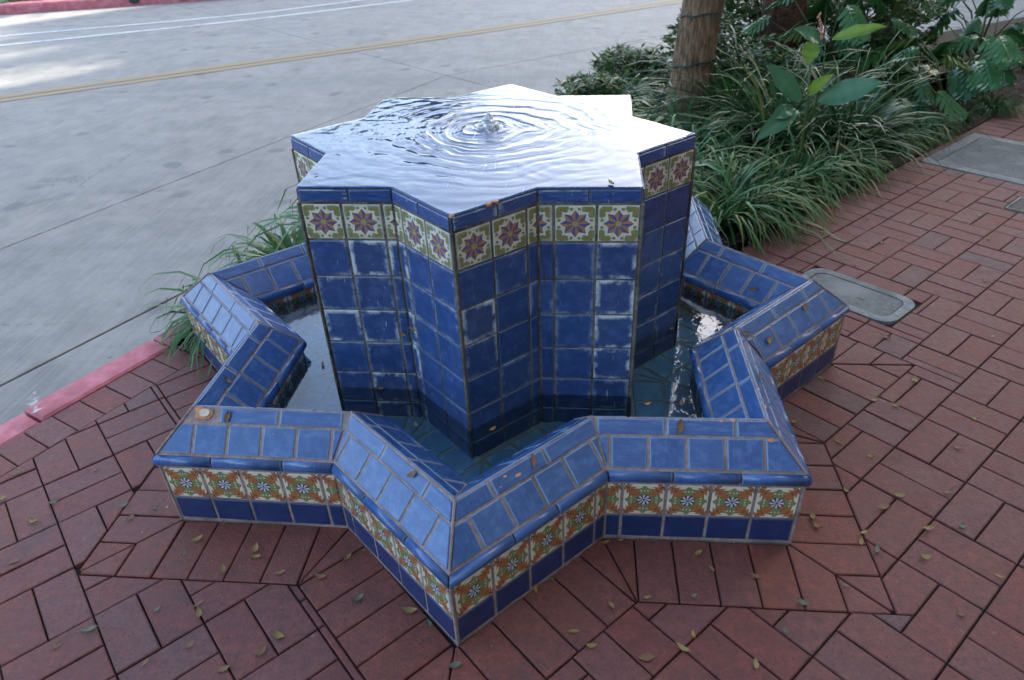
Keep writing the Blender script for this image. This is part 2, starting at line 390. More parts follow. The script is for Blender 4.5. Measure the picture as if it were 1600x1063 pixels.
def water_mat(name, tint, scale, strength, dist, rough=.0, boost=1.0):
    t = NT(name); t.t.nodes.remove(t.bsdf)
    p = t.pos(); h = t.noise(t.mapping(p, (1, 1, 1)), scale, 3, .55, .6)
    b = t.bump(h, strength, dist)
    fr = t.n('ShaderNodeFresnel'); fr.inputs[0].default_value = 1.36; t.put(fr.inputs[1], b)
    g = t.n('ShaderNodeBsdfGlossy'); g.inputs['Roughness'].default_value = rough; t.put(g.inputs['Normal'], b); t.put(g.inputs[0], (1, 1, 1))
    tr = t.n('ShaderNodeBsdfTransparent'); t.put(tr.inputs[0], tint)
    mx = t.n('ShaderNodeMixShader'); t.put(mx.inputs[0], t.math('MINIMUM', X(t, fr.outputs[0]) * boost, 1.0))
    t.t.links.new(tr.outputs[0], mx.inputs[1]); t.t.links.new(g.outputs[0], mx.inputs[2]); t.t.links.new(mx.outputs[0], t.out.inputs[0]); return t.m
M_pool = water_mat('pool_water', (.76, .90, .94), 24, .22, .003, 0.0, 1.9)
M_film = water_mat('flowing_water', (.8, .88, .95), 45, .12, .002, 0.0, 1.15)
M_jet = water_mat('bubbling_water', (.93, .95, .97), 220, .6, .003, .05, 4.0)
_n = M_jet.node_tree; _o = _n.nodes['Material Output']; _l = _o.inputs[0].links[0].from_socket; _d = _n.nodes.new('ShaderNodeBsdfDiffuse'); _d.inputs[0].default_value = (.8, .85, .9, 1)
_m = _n.nodes.new('ShaderNodeMixShader'); _m.inputs[0].default_value = .12; _n.links.new(_l, _m.inputs[1]); _n.links.new(_d.outputs[0], _m.inputs[2]); _n.links.new(_m.outputs[0], _o.inputs[0])

# ------------------------------------------------------------------ star plan
K8 = math.cos(math.pi / 4) / math.cos(math.pi / 8)
BOFF = [(.007, .007), (.005, 0), (.002, .006), (0, -.004), (-.006, -.002), (.004, 0), (0, 0), (0, 0), (0, 0), (0, 0), (0, 0), (0, 0), (-.003, .012), (.003, -.003), (-.004, .004), (-.004, -.006)]
POFF = [(-.001, .003), (.002, -.002), (.006, .004), (.002, .003), (-.006, -.004), (-.003, -.003), (.001, .001), (0, 0), (.002, 0), (0, 0), (.003, 0), (0, 0), (0, -.002), (-.008, .003), (.002, -.002), (-.003, -.001)]
def SV(R, z, i, ped=False):
    i %= 16; a = R_(-90 + 22.5 * i) + (-.0223 if ped else 0); r = R if i % 2 == 0 else R * K8
    ox, oy = POFF[i] if ped else BOFF[i]
    if ped: ox -= .012
    return Vector((r * math.cos(a) + ox, r * math.sin(a) + oy, z))
def edge_list(): return [(i, i + 1) if i % 2 == 0 else (i + 1, i) for i in range(16)]   # (tip, inner)

fountain = meta(empty('star_fountain'), 'blue tiled eight-pointed star fountain with a tall star pedestal in a star basin', 'fountain')
def shell(name, rings, mat, parent, ped=False, cap=False):
    V = []; F = []
    for R, z in rings: V += [SV(R, z, i, ped) for i in range(16)]
    for k in range(len(rings) - 1):
        for i in range(16): F.append((k * 16 + i, k * 16 + (i + 1) % 16, (k + 1) * 16 + (i + 1) % 16, (k + 1) * 16 + i))
    if cap:
        V.append(SV(0, rings[-1][1], 0, ped)); c = len(V) - 1; o = (len(rings) - 1) * 16
        for i in range(16): F.append((o + i, o + (i + 1) % 16, c))
    return part(name, V, F, mat, parent)
basin = shell('basin', [(1.217, -.02), (1.217, .212), (1.214, .248), (1.083, .3485), (.925, .242), (.93, .232), (.93, .05)], M_grout, fountain)
pedestal = shell('pedestal', [(.652, .05), (.652, .8165), (.648, .8545)], M_grout2, fountain, True, True)

CACHE = {}
def tile_mesh(P, w, h, th, mat, bulge=.0012):
    key = (tuple((round(x, 4), round(y, 4)) for x, y in P), round(w, 4), round(h, 4), mat.name)
    if key in CACHE: return CACHE[key]
    if area(P) < 0: P = P[::-1]
    n = len(P); rings = [(0, -.003), (0, th - .0022), (.0010, th - .0007), (.0028, th)]; V = []; uv = []
    for d, z in rings:
        Q = inset_same(P, d)[1]
        for x, y in Q: V.append((x, y, z)); uv.append((x / w + .5, y / h + .5))
    F = []
    for r in range(3):
        for i in range(n): F.append((r * n + i, r * n + (i + 1) % n, (r + 1) * n + (i + 1) % n, (r + 1) * n + i))
    F.append(tuple(3 * n + i for i in range(n)))
    me = mesh('tile', V, F, mat, uv=uv)
    CACHE[key] = me; return me
def place_rows(parent, ra, rb, rows, ped=False, out=1, jitter=.0, skip=None, edges=None):
    """rows: (name, y0, y1, pitch, gap, mat, thick). ra/rb = lower/upper ring (R,z) of the face."""
    for ei, (ti, ii) in enumerate(edge_list()):
        if edges and ei not in edges: continue
        T0, I0, T1, I1 = SV(*ra, ti, ped), SV(*ra, ii, ped), SV(*rb, ti, ped), SV(*rb, ii, ped)
        Xa = (I0 - T0).normalized(); Ya = (T1 - T0); Ya = (Ya - Xa * Ya.dot(Xa)).normalized(); N = Xa.cross(Ya)
        mid = (T0 + I0) / 2; ref = Vector((mid.x, mid.y, 0)).normalized() * out + Vector((0, 0, .3))
        flip = N.dot(ref) < 0
        if flip: N = -N
        def p2(v): d = v - T0; return (d.dot(Xa), d.dot(Ya))
        quad = [p2(T0), p2(I0), p2(I1), p2(T1)]
        if area(quad) < 0: quad = quad[::-1]
        H = edges_hp(quad)
        L = (I0 - T0).length; Hh = p2(T1)[1]
        for name, y0, y1, pitch, gap, mat, th in rows:
            xs = []
            x = min(0, min(q[0] for q in quad)) + .004
            for nx in range(40):
                if x > max(q[0] for q in quad): break
                pw = pitch * (1 + (random.uniform(-jitter, jitter) if jitter else 0)); xs.append((x, x + pw)); x += pw
            for k, (xa, xb) in enumerate(xs):
                if skip and skip(name, ti, ii, k): continue
                wdt = xb - xa - gap; hgt = y1 - y0 - gap * .8
                cx, cy = (xa + xb) / 2, (y0 + y1) / 2
                P = [(cx - wdt / 2, cy - hgt / 2), (cx + wdt / 2, cy - hgt / 2), (cx + wdt / 2, cy + hgt / 2), (cx - wdt / 2, cy + hgt / 2)]
                a0 = area(P)
                for nx_, ny_, c_ in H:
                    side = abs(nx_) > .25
                    if P: P = clip(P, nx_, ny_, c_ - (.0045 if side else .0015))
                if not P or abs(area(P)) < .07 * a0: continue
                P = [(x - cx, y - cy) for x, y in P]
                if flip: P = [(-x, y) for x, y in P][::-1]
                me = tile_mesh(P, wdt, hgt, th, mat(ti % 16, ii % 16, k, y0) if callable(mat) else mat)
                X2 = -Xa if flip else Xa
                o_ = T0 + Xa * cx + Ya * cy
                M = Matrix(((X2.x, Ya.x, N.x, o_.x), (X2.y, Ya.y, N.y, o_.y), (X2.z, Ya.z, N.z, o_.z), (0, 0, 0, 1)))
                j = .006
                M = M @ Matrix.Rotation(random.uniform(-j, j), 4, 'Z') @ Matrix.Rotation(random.uniform(-j, j), 4, 'X') @ Matrix.Rotation(random.uniform(-j, j) * .8, 4, 'Y')
                M.translation += N * random.uniform(-.0003, .0004)
                link(name, me, parent, M)
PT = .1135
# basin outside wall
place_rows(basin, (1.217, 0), (1.217, .212), [('navy_tile', .008, .094, PT, .008, M_low, .0028), ('leaf_pattern_tile', .094, .208, PT, .008, M_leafprint, .0028)])
sl = math.hypot((1.214 - 1.083) * .7071, .3485 - .250)
place_rows(basin, (1.214, .250), (1.083, .3485), [('square_tile', .003, sl - .046, .0975, .0095, M_slope, .0032)])
place_rows(basin, (1.214, .250), (1.083, .3485), [('cap_tile', sl - .046, sl - .001, .176, .007, M_slope, .0034)], jitter=.06,
           skip=lambda n, t, i, k: (t % 16, i % 16, k) == (14, 15, 0))
si = math.hypot((1.083 - .925) * .7071, .3485 - .242)
place_rows(basin, (.925, .242), (1.083, .3485), [('inner_square_tile', .008, si - .047, .0975, .0095, M_slope, .0032)], out=-1)
place_rows(basin, (.925, .242), (1.083, .3485), [('inner_cap_tile', si - .047, si - .001, .176, .007, M_slope, .0034)], out=-1, jitter=.06)
place_rows(basin, (.93, .05), (.93, .232), [('inner_leaf_pattern_tile', .075, .182, PT, .008, M_leafprint, .0028)], out=-1)
# bullnose mouldings
def bullnose(name, prof, inward):
    for ei, (ti, ii) in enumerate(edge_list()):
        T = [SV(R, z, ti) for R, z in prof]; I = [SV(R, z, ii) for R, z in prof]
        Xa = (I[0] - T[0]).normalized(); t_ = [(p - T[0]).dot(Xa) for p in T]; e_ = [(p - T[0]).dot(Xa) for p in I]
        x = min(t_)
        Lm = max(e_)
        while x < Lm - .01:
            x1 = x + .168 * random.uniform(.82, 1.2)
            if Lm - x1 < .05: x1 = Lm + .05
            V = []; uv = []; n = len(prof); g = .0032
            for end, s in ((0, x + g), (1, x1 - g)):
                for j in range(n):
                    xx = min(max(s, t_[j] + .003), e_[j] - .003)
                    V.append(T[j] + Xa * (xx - t_[j])); uv.append(((xx - x) / (x1 - x), j / (n - 1)))
            F = [(j, j + 1, n + j + 1, n + j) for j in range(n - 1)] + [tuple(range(n)), tuple(range(2 * n - 1, n - 1, -1))]
            V2 = V[:]; me = mesh(name, V2, F, M_slope, uv=uv); me.polygons.foreach_set('use_smooth', [True] * (n - 1) + [False, False])
            import bmesh
            bm = bmesh.new(); bm.from_mesh(me); bmesh.ops.recalc_face_normals(bm, faces=bm.faces)
            # normals must face away from the wall
            c = sum((v.co for v in bm.verts), Vector()) / len(bm.verts)
            bm.to_mesh(me); bm.free()
            link(name, me, basin); x = x1
arc = [(math.cos(a), math.sin(a)) for a in [R_(-95 + i * 22) for i in range(10)]]
bullnose('bullnose_tile', [(1.214 + 1.414 * (.0005 + .0135 * c), .231 + .0178 * s) for c, s in arc], False)
bullnose('inner_bullnose_tile', [(.9285 - 1.414 * (.0005 + .0135 * c), .228 + .0178 * s) for c, s in arc], True)
# pedestal
place_rows(pedestal, (.652, 0), (.652, .8155), [('star_pattern_tile', .707, .8145, PT, .0075, M_star, .0028)], True)
rows = []; y = .707
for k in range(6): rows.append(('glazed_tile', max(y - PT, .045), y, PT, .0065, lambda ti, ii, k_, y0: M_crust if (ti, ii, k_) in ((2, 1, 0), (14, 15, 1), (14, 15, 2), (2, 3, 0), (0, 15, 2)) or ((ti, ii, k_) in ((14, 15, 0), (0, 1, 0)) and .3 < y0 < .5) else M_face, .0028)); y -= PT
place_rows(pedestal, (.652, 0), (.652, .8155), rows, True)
place_rows(pedestal, (.652, .8165), (.649, .856), [('lip_tile', .001, .0385, .136, .0055, M_lip, .0048)], True, jitter=.04)
# top slab (joints drowned under the flowing water)
Vt = [SV(.6525, .8575, i, True) for i in range(16)] + [SV(0, .8575, 0, True)]
part('top_slab', Vt, [(i, (i + 1) % 16, 16) for i in range(16)], M_lip, pedestal, uv=[(v.x * 3, v.y * 3) for v in Vt])
# corner grout beads up each tip
def bead(pts, r, m, par): q = MB(); q.tube(pts, r, 6); q.build('corner_grout', m, par)
for i in range(0, 16, 2):
    bead([SV(1.2165, 0, i), SV(1.2165, .21, i)], .0042, M_grout, basin); bead([SV(1.214, .2525, i), SV(1.084, .3495, i)], .0036, M_grout, basin)
for i in range(1, 16, 2): bead([SV(1.084, .3495, i), SV(.925, .2435, i)], .0034, M_grout, basin)
for i in range(0, 16, 2): bead([SV(.6535, .06, i, True), SV(.6535, .815, i, True)], .0045, M_grout2, pedestal)
# glaze chips and the broken cap tile
def chip(pos, nrm, r, mat, parent, name='glaze_chip', h=.0012, seed=0, squash=1):
    rr = random.Random(seed); n = 9; nrm = Vector(nrm).normalized(); a = nrm.cross(Vector((0, .2, 1))).normalized(); b = nrm.cross(a)
    V = [Vector(pos) + (a * math.cos(t) + b * math.sin(t) * squash) * r * rr.uniform(.6, 1.15) + nrm * (h if k == 0 else -.003) for k in (1, 0) for t in [2 * math.pi * j / n + .1 for j in range(n)]]
    F = [(j, (j + 1) % n, n + (j + 1) % n, n + j) for j in range(n)] + [tuple(n + j for j in range(n))]
    return part(name, V, F, mat, parent)
def on_face(ra, rb, ti, ii, s, f, ped=False):     # s along the edge 0..1 from tip, f up the face
    a = SV(*ra, ti, ped).lerp(SV(*ra, ii, ped), s); b = SV(*rb, ti, ped).lerp(SV(*rb, ii, ped), s); Xa = SV(*ra, ii, ped) - SV(*ra, ti, ped)
    n = Xa.cross(b - a).normalized()
    if n.z < 0: n = -n
    return a.lerp(b, f), n
OS = ((1.214, .250), (1.083, .3485))
p, n = on_face(*OS, 14, 15, .10, .86)
chip(p + n * .0015, n, .030, M_terra, basin, 'broken_tile_body', .003, 3, .62)
chip(p + n * .004 + Vector((.006, -.002, 0)), n, .020, M_cream, basin, 'mortar_patch', .004, 4, .6)
for (t_, i_, s, f, r, sd_) in [(0, 1, .42, .80, .010, 5), (0, 1, .33, .9, .006, 6), (0, 1, .30, .78, .004, 7), (2, 1, .06, .62, .012, 8), (2, 1, .27, .96, .007, 9), (2, 1, .20, .98, .009, 10), (2, 3, .15, .93, .010, 11), (2, 3, .3, .97, .008, 12), (0, 15, .35, .93, .004, 13), (14, 15, .6, .5, .003, 14)]:
    p, n = on_face(*OS, t_, i_, s, f); chip(p + n * .0032, n, r, M_terra, basin, seed=sd_, squash=.5)
for s, r, sd_ in [(.42, .011, 21), (.50, .009, 22), (.02, .007, 23)]:
    p = SV(.653, .8585, 0, True).lerp(SV(.653, .8585, 1, True), s); chip(p, (0, -.3, 1), r, M_terra, pedestal, h=.004, seed=sd_, squash=.5)
# basin floor with tiles
fl = [SV(.96, .078, i) for i in range(16)] + [Vector((0, 0, .078))]
floor = part('basin_floor', fl, [(i, (i + 1) % 16, 16) for i in range(16)], M_conc, fountain)
def in_star(x, y, R):
    a = (math.degrees(math.atan2(y, x)) + 90) % 45; a = min(a, 45 - a); d = R * math.cos(math.pi / 4); return math.hypot(x, y) * math.cos(R_(45 - a)) < d
# (edge line of a star point: distance R*cos45 along the direction 45 deg off the tip)
c45 = math.cos(R_(45))
for ring, (q0, q1) in enumerate([(.000, .107), (.107, .214)]):
    Rp = .652 + 1.414 * q0
    for ei, (ti, ii) in enumerate(edge_list()):
        T0 = SV(.652 + 1.414 * (q0 + .003), .079, ti); I0 = SV(.652 + 1.414 * (q0 + .003), .079, ii); T1 = SV(.652 + 1.414 * q1, .079, ti); I1 = SV(.652 + 1.414 * q1, .079, ii)
        quad = [(v.x, v.y) for v in (T0, I0, I1, T1)]
        if area(quad) < 0: quad = quad[::-1]
        dx, dy = (I0 - T0).xy.normalized(); L = (I1 - T1).length + .05
        x = -.11
        while x < L + .1:
            a = (T0.x + dx * x, T0.y + dy * x); b = (T0.x + dx * (x + .105), T0.y + dy * (x + .105)); nx, ny = (T1 - T0 - Vector((dx, dy, 0)) * (T1 - T0).dot(Vector((dx, dy, 0)))).xy.normalized()
            P = [a, b, (b[0] + nx * .12, b[1] + ny * .12), (a[0] + nx * .12, a[1] + ny * .12)]
            if area(P) < 0: P = P[::-1]
            for h_ in edges_hp(quad):
                if P: P = clip(P, *h_)
            x += .108
            P = inset(P, .005) if P else P
            if not P or abs(area(P)) < .0012: continue
            cx = sum(p[0] for p in P) / len(P); cy = sum(p[1] for p in P) / len(P)
            me = tile_mesh([(p[0] - cx, p[1] - cy) for p in P], .1, .1, .003, M_floor)
            link('floor_tile', me, floor, Matrix.Translation((cx, cy, .079)))

# water in the basin
Wp = [SV(.931, .190, i) for i in range(16)] + [Vector((0, 0, .190))]
meta(part('basin_water', Wp, [(i, (i + 1) % 16, 16) for i in range(16)], M_pool, None), 'still teal water filling the star basin round the pedestal', 'water', kind='structure')

# water flowing over the pedestal top: rings spreading from the jet
JX, JY = -.018, .075
def film():
    NR, NA = 190, 448; V = [(JX, JY, .860)]; F = []
    poly = [SV(.6515, 0, i, True) for i in range(16)]
    def bound(a):
        d = Vector((math.cos(a), math.sin(a))); best = 9
        for i in range(16):
            p, q = poly[i], poly[(i + 1) % 16]; e = Vector((q.x - p.x, q.y - p.y)); o = Vector((p.x - JX, p.y - JY)); D = d.x * -e.y + d.y * e.x
            if abs(D) < 1e-9: continue
            t = (o.x * -e.y + o.y * e.x) / D; s = (d.x * o.y - d.y * o.x) / D
            if t > 0 and -1e-6 <= s <= 1 + 1e-6: best = min(best, t)
        return best
    A = sorted([2 * math.pi * k / NA for k in range(NA - 16)] + [math.atan2(p.y - JY, p.x - JX) % (2 * math.pi) for p in poly])
    B = [bound(a) for a in A]; n = len(A)
    for j in range(1, NR + 1):
        for k in range(n):
            r = B[k] * (j / NR); a = A[k]; x, y = JX + r * math.cos(a), JY + r * math.sin(a)
            w1 = noise.noise(Vector((x * 5, y * 5, .3))); w2 = noise.noise(Vector((x * 14, y * 14, 4.3))); w3 = noise.noise(Vector((x * 30, y * 30, 9)))
            rr = r + w1 * .05 + w2 * .016
            env = math.exp(-(r / .28) ** 2) * 1.05 + .10
            h = .0011 * math.sin(2 * math.pi * rr / .034) * env * (.3 + 1.6 * abs(noise.noise(Vector((x * 8 + 7, y * 8, 1))))) + .0016 * math.sin(2 * math.pi * rr / .071 + 1) * env + .00045 * math.sin(2 * math.pi * (rr + w2 * .006) / .017 + 3 * w1) * env
            h += .0011 * w2 * (.25 + env) + .0005 * w3 * (.3 + env) + .0007 * noise.noise(Vector((x * 7 + 3 * w1, y * 24, 2.2)))
            if r < .06: h += .002 * (noise.noise(Vector((x * 70, y * 70, 1))))
            edge = min(1, (B[k] - r) / .012); z = .8600 + h * edge - (.0022 if edge < .02 else 0)
            V.append((x, y, z))
    for k in range(n): F.append((0, 1 + k, 1 + (k + 1) % n))
    for j in range(NR - 1):
        for k in range(n): a = 1 + j * n; F.append((a + k, a + n + k, a + n + (k + 1) % n, a + (k + 1) % n))
    return mesh('flowing_water', V, F, M_film, smooth=True)
meta(link('flowing_water', film()), 'rippled sheet of water spreading over the star shaped pedestal top', 'water', kind='structure')
# the jet: a low lumpy mound of splashing water with droplets
def jet():
    mb = MB(); n = 26; m = 16; V = []; F = []
    for j in range(m + 1):
        f = j / m
        for k in range(n):
            a = 2 * math.pi * k / n; base = .026 * (1 - f) ** .7 * (1 + .15 * math.sin(3 * a)) + .004
            q = Vector((math.cos(a) * 2.2, math.sin(a) * 2.2, f * 4)); r = base * (1 + .7 * noise.noise(q * 1.4) + .5 * noise.noise(q * 4))
            z = .859 + .040 * f ** .9 * (1 + .35 * noise.noise(q * 2.1 + Vector((5, 5, 5))))
            V.append((JX + r * math.cos(a), JY + r * math.sin(a), z))
    for j in range(m):
        for k in range(n): F.append((j * n + k, j * n + (k + 1) % n, (j + 1) * n + (k + 1) % n, (j + 1) * n + k))
    F.append(tuple(m * n + k for k in range(n))); mb.add(V, F)
    for _ in range(90):
        a = random.uniform(0, 6.28); d = random.uniform(.005, .045); z = .862 + random.uniform(.0, .062) * (1 - d / .06); r = random.uniform(.0009, .0028)
        c = Vector((JX + d * math.cos(a), JY + d * math.sin(a), z))
        V = [c + Vector(v) * r * (1.5 if v[2] else 1) for v in [(1, 0, 0), (-1, 0, 0), (0, 1, 0), (0, -1, 0), (0, 0, 1), (0, 0, -1)]]
        mb.add(V, [(0, 2, 4), (2, 1, 4), (1, 3, 4), (3, 0, 4), (2, 0, 5), (1, 2, 5), (3, 1, 5), (0, 3, 5)])
    return mb.mesh('water_jet', M_jet, smooth=True)
meta(link('water_jet', jet()), 'small bubbling jet of clear water at the centre of the pedestal top', 'water jet')

# ------------------------------------------------------------------ ground, road, kerbs
gm = MB(); gm.add([(-400, -400, -.16), (400, -400, -.16), (400, 400, -.16), (-400, 400, -.16)], [(0, 1, 2, 3)])
meta(gm.build('ground', M_sand), kind='structure')
ZR = -.13
road = meta(empty('road'), kind='structure')
C0, C1 = (-1.594, -.442), (-1.594 + .4462, -.442 + .895)     # pavement side of the near kerb
CD = Vector((.4462, .8950)); CN = Vector((-.8950, .4462))
T_a, T_b = (-7.018, 11.225), (-1.092, 5.274); L1a, L1b = (-3.03, 1.189), (-1.128, 5.334); L2b = (1.309, 7.235); Ga, Gb = (-2.083, -.077), (-1.729, .625)
G2 = (Ga[0] + (Gb[0] - Ga[0]) * 8, Ga[1] + (Gb[1] - Ga[1]) * 8)
BIG = [(-60, -40), (60, -40), (60, 90), (-60, 90)]
def cut(hs, P=BIG):
    for h in hs: P = clip(P, *h)
    return P
node = (-1.11, 5.30)
Lhp = hp(L1a, node, (-10, 0)); Lhp_r = hp(L1a, node, (5, 0)); Ghp_l = hp(Ga, Gb, (-5, 0)); Ghp_r = hp(Ga, Gb, (5, 0))
Thp_n = hp(T_a, node, (-8, 0)); Thp_f = hp(T_a, node, (5, 20)); Rhp = hp(node, L2b, (5, 0)); Lfar = hp(node, L2b, (-5, 20))
FC = hp((-10.115, 10.671), (-6.44, 11.835), (0, 0))
J4 = hp((-8.2, 2.1), (-7.5, 1.4), (0, 8)); J4n = hp((-8.2, 2.1), (-7.5, 1.4), (-9, -9))
slabs = [[Ghp_r, hp((-2.9, -1.3), (-2.0, .5), (5, 0))], [Lhp_r, Ghp_l, Thp_n], [Lhp, Thp_n, J4], [Lhp, Thp_n, J4n], [Thp_f, Rhp], [Thp_f, Lfar]]
for i, hs in enumerate(slabs):
    P = cut(hs); P = inset(P, .004)
    if i == 0: P = clip(P, *hp((-30, 8), (30, 8), (0, 0)))
    V, F = slab(P, -.155, ZR - (.003 if i == 0 else 0), .004)
    o = part('concrete_slab', V, F, M_road, road)
def strip(name, pts, wd, z, mat, label=None, cat=None, group=None, kind=None):
    V = []; F = []
    for i, p in enumerate(pts):
        a = Vector(pts[max(i - 1, 0)]); b = Vector(pts[min(i + 1, len(pts) - 1)]); d = (b - a).normalized(); n = Vector((-d.y, d.x))
        V += [(p[0] + n.x * wd / 2, p[1] + n.y * wd / 2, z), (p[0] - n.x * wd / 2, p[1] - n.y * wd / 2, z)]
    for i in range(len(pts) - 1): F.append((2 * i, 2 * i + 1, 2 * i + 3, 2 * i + 2))
    return part(name, V, F, mat, road)
def smooth_line(P, n=6):
    out = []
    for i in range(len(P) - 1):
        p0, p1, p2, p3 = [Vector(P[min(max(k, 0), len(P) - 1)]) for k in (i - 1, i, i + 1, i + 2)]
        for j in range(n):
            t = j / n; out.append(.5 * ((2 * p1) + (p2 - p0) * t + (2 * p0 - 5 * p1 + 4 * p2 - p3) * t * t + (3 * p1 - p0 - 3 * p2 + p3) * t ** 3))
    out.append(Vector(P[-1])); return [tuple(v) for v in out]
YC = smooth_line([(-14, -1.4), (-9.5, 1.9), (-5.61, 4.64), (-1.467, 7.56), (1.763, 10.0), (9, 15.4), (30, 31)])
def offs(P, d):
    out = []
    for i, p in enumerate(P):
        a = Vector(P[max(i - 1, 0)]); b = Vector(P[min(i + 1, len(P) - 1)]); t = (b - a).normalized(); out.append((p[0] - t.y * d, p[1] + t.x * d))
    return out
strip('yellow_line', offs(YC, .10), .12, ZR + .004, M_yel); strip('yellow_line', offs(YC, -.10), .12, ZR + .004, M_yel)
strip('line_gap', YC, .08, ZR + .003, M_tar)
W1 = smooth_line([(-16, 4.6), (-11.5, 6.9), (-8.44, 8.43), (-5.52, 9.77), (-3.58, 11.25), (2, 16), (20, 30)])
strip('white_line', W1, .11, ZR + .004, M_wht); strip('white_line', smooth_line([(-11, 5.9), (-7.47, 7.88), (-4.96, 9.34), (-2.64, 11.06), (3, 15.6)]), .11, ZR + .004, M_wht)
# chalk scribble over kerb and gutter
pts = [(-1.745 + .012 * math.sin(i * 1.9) + i * .0105, -.262 - i * .0115) for i in range(14)]
mbk = MB()
for i in range(26):
    c = Vector((-1.722 + .0035 * i, -.30 - .0042 * i + random.uniform(-.012, .012))); d = Vector((.35, .94)); l = random.uniform(.006, .02); n = Vector((-d.y, d.x)) * random.uniform(.0007, .0014)
    a, b = c - d * l, c + d * l
    mbk.add([(a.x + n.x, a.y + n.y, .0075), (b.x + n.x, b.y + n.y, .0075), (b.x - n.x, b.y - n.y, .0075), (a.x - n.x, a.y - n.y, .0075)], [(0, 3, 2, 1)])

# near kerb in stones
KP = [(-1.594 - CD.x * 2.6, -.442 - CD.y * 2.6), (-1.594, -.442), (-1.594 + CD.x * .53, -.442 + CD.y * .53), (-1.594 + CD.x * 1.7, -.442 + CD.y * 1.7), (-.28, 1.95), (.30, 2.9), (.95, 3.75), (1.75, 4.6), (3.0, 5.55), (4.4, 6.42), (5.6, 7.2), (9, 9.8), (20, 18)]
kerb = meta(empty('near_kerb', (0, 0, 0)), kind='structure')
for i in range(len(KP) - 1):
    a, b = Vector(KP[i]), Vector(KP[i + 1]); d = (b - a).normalized(); n = Vector((-d.y, d.x))
    if i in (0, 1, 2): n = CN
    n1 = n; a2, b2 = a + d * .004, b - d * .004; h = .006 if i else -.002; off = .0 if i else -.006
    P = [tuple(a2 + n * off), tuple(b2 + n * off), tuple(b2 + n * (.125 + off)), tuple(a2 + n * (.125 + off))]
    V, F = slab(P if area(P) > 0 else P[::-1], -.16, h, .010)
    o = part('kerb_stone', V, F, M_red if i < 3 else M_conc, kerb)
mbk.build('chalk_mark', M_chalk, kerb)
# far kerb, lawn
fk = meta(empty('far_kerb'), kind='structure')
FA, FB = Vector((-24, 4.6)), Vector((-2.2, 13.35)); FKP = [(-26, 3.5), (-16, 8.0), (-10.115, 10.69), (-6.44, 11.88), (-2.0, 14.2), (4, 19.0), (16, 28)]
for i in range(len(FKP) - 1):
    a, b = Vector(FKP[i]), Vector(FKP[i + 1]); d = (b - a).normalized(); n = Vector((-d.y, d.x)); b2 = b - d * .01
    P = [tuple(a), tuple(b2), tuple(b2 + n * .4), tuple(a + n * .4)]
    V, F = slab(P, -.16, .03, .03); part('kerb_stone', V, F, M_red, fk)
for q in (.59, .815):
    c = Vector(FKP[2]).lerp(Vector(FKP[3]), q + (.0 if q < .7 else 0)); dd = (Vector(FKP[3]) - Vector(FKP[2])).normalized(); nn = Vector((-dd.y, dd.x))
    mb = MB(); n_ = 12
    V = [(c.x + dd.x * .10 * math.cos(t) - nn.x * .004, c.y + dd.y * .10 * math.cos(t) - nn.y * .004, -.045 + .055 * math.sin(t)) for t in [2 * math.pi * k / n_ for k in range(n_)]]
    mb.add(V, [tuple(range(n_))]); mb.build('drain_hole', M_plast, fk)
lw = MB(); lw.add([(-60, -14, .02), (-16, 8.5, .02), (-10.2, 11.1, .02), (-6.6, 12.3, .02), (-2.2, 14.6, .02), (4, 19.5, .02), (16, 28.6, .02), (16, 90, .02), (-60, 90, .02)], [tuple(range(9))])
meta(lw.build('lawn_soil', M_lawn), kind='structure')
# bed soil
bs = MB()
inner_k = [tuple(Vector(p)) for p in KP[2:]]
bedpoly = [(-1.37, .05), (-.9, .05), (.0, .0), (.9, .86)] + [(a * .7071 + .07 * .7071, a * .7071 - .07 * .7071) for a in (3, 6, 10, 16, 26)] + [p for p in KP[:1:-1]]
cx, cy = 1.0, 1.6
V = [(x, y, .008) for x, y in bedpoly]; bs.add(V, [tuple(range(len(V)))])
o = meta(bs.build('planting_bed', M_soil), kind='structure')

# ------------------------------------------------------------------ brick pavement
pave = meta(empty('brick_pavement'), kind='structure')
ps = MB(); ps.add([(-5, -8, -.012), (14, -8, -.012), (30, 25, -.012), (18.7, 18.6, -.012), (.95, .84, -.012), (-.9, .06, -.012), (-1.372, .06, -.012), tuple(list(KP[1]) + [-.012]), tuple(list(KP[0]) + [-.012])], [tuple(range(9))])
ps.build('joint_sand', M_sand, pave)
Rb = 1.217
RO = Rb + .2035 * 1.41421
def squares(R):
    return [[(R * math.cos(R_(a + o)), R * math.sin(R_(a + o))) for a in (0, 90, 180, 270)] for o in (0, 45)]
bricks = []; course = set()
def AB(a, b): return ((a + b) * .70711, (a - b) * .70711)
KH = hp(KP[0], KP[1], (5, 0)); KHs = (KH[0], KH[1], KH[2] - .168)        # soldier row depth along the kerb
COV = [[AB(1.25, .41), AB(1.25, .885), AB(1.525, .885), AB(1.525, .41)], [AB(3.2, .115), AB(3.2, .86), AB(3.98, .86), AB(3.98, .115)], [AB(2.785, .73), AB(2.785, .96), AB(3.005, .96), AB(3.005, .73)]]
SQ = squares(RO)
def finish(P, tag):
    Ps = [P]
    for C in COV:
        Ps = [q for p in Ps for q in subtract(p, C)]
    for p in Ps:
        q = inset(p, .0022)
        if q and abs(area(q)) > .0006:
            bricks.append(q)
            if tag: course.add(tuple(q))
PIT = .2085; a0, b0 = .375, 1.2215
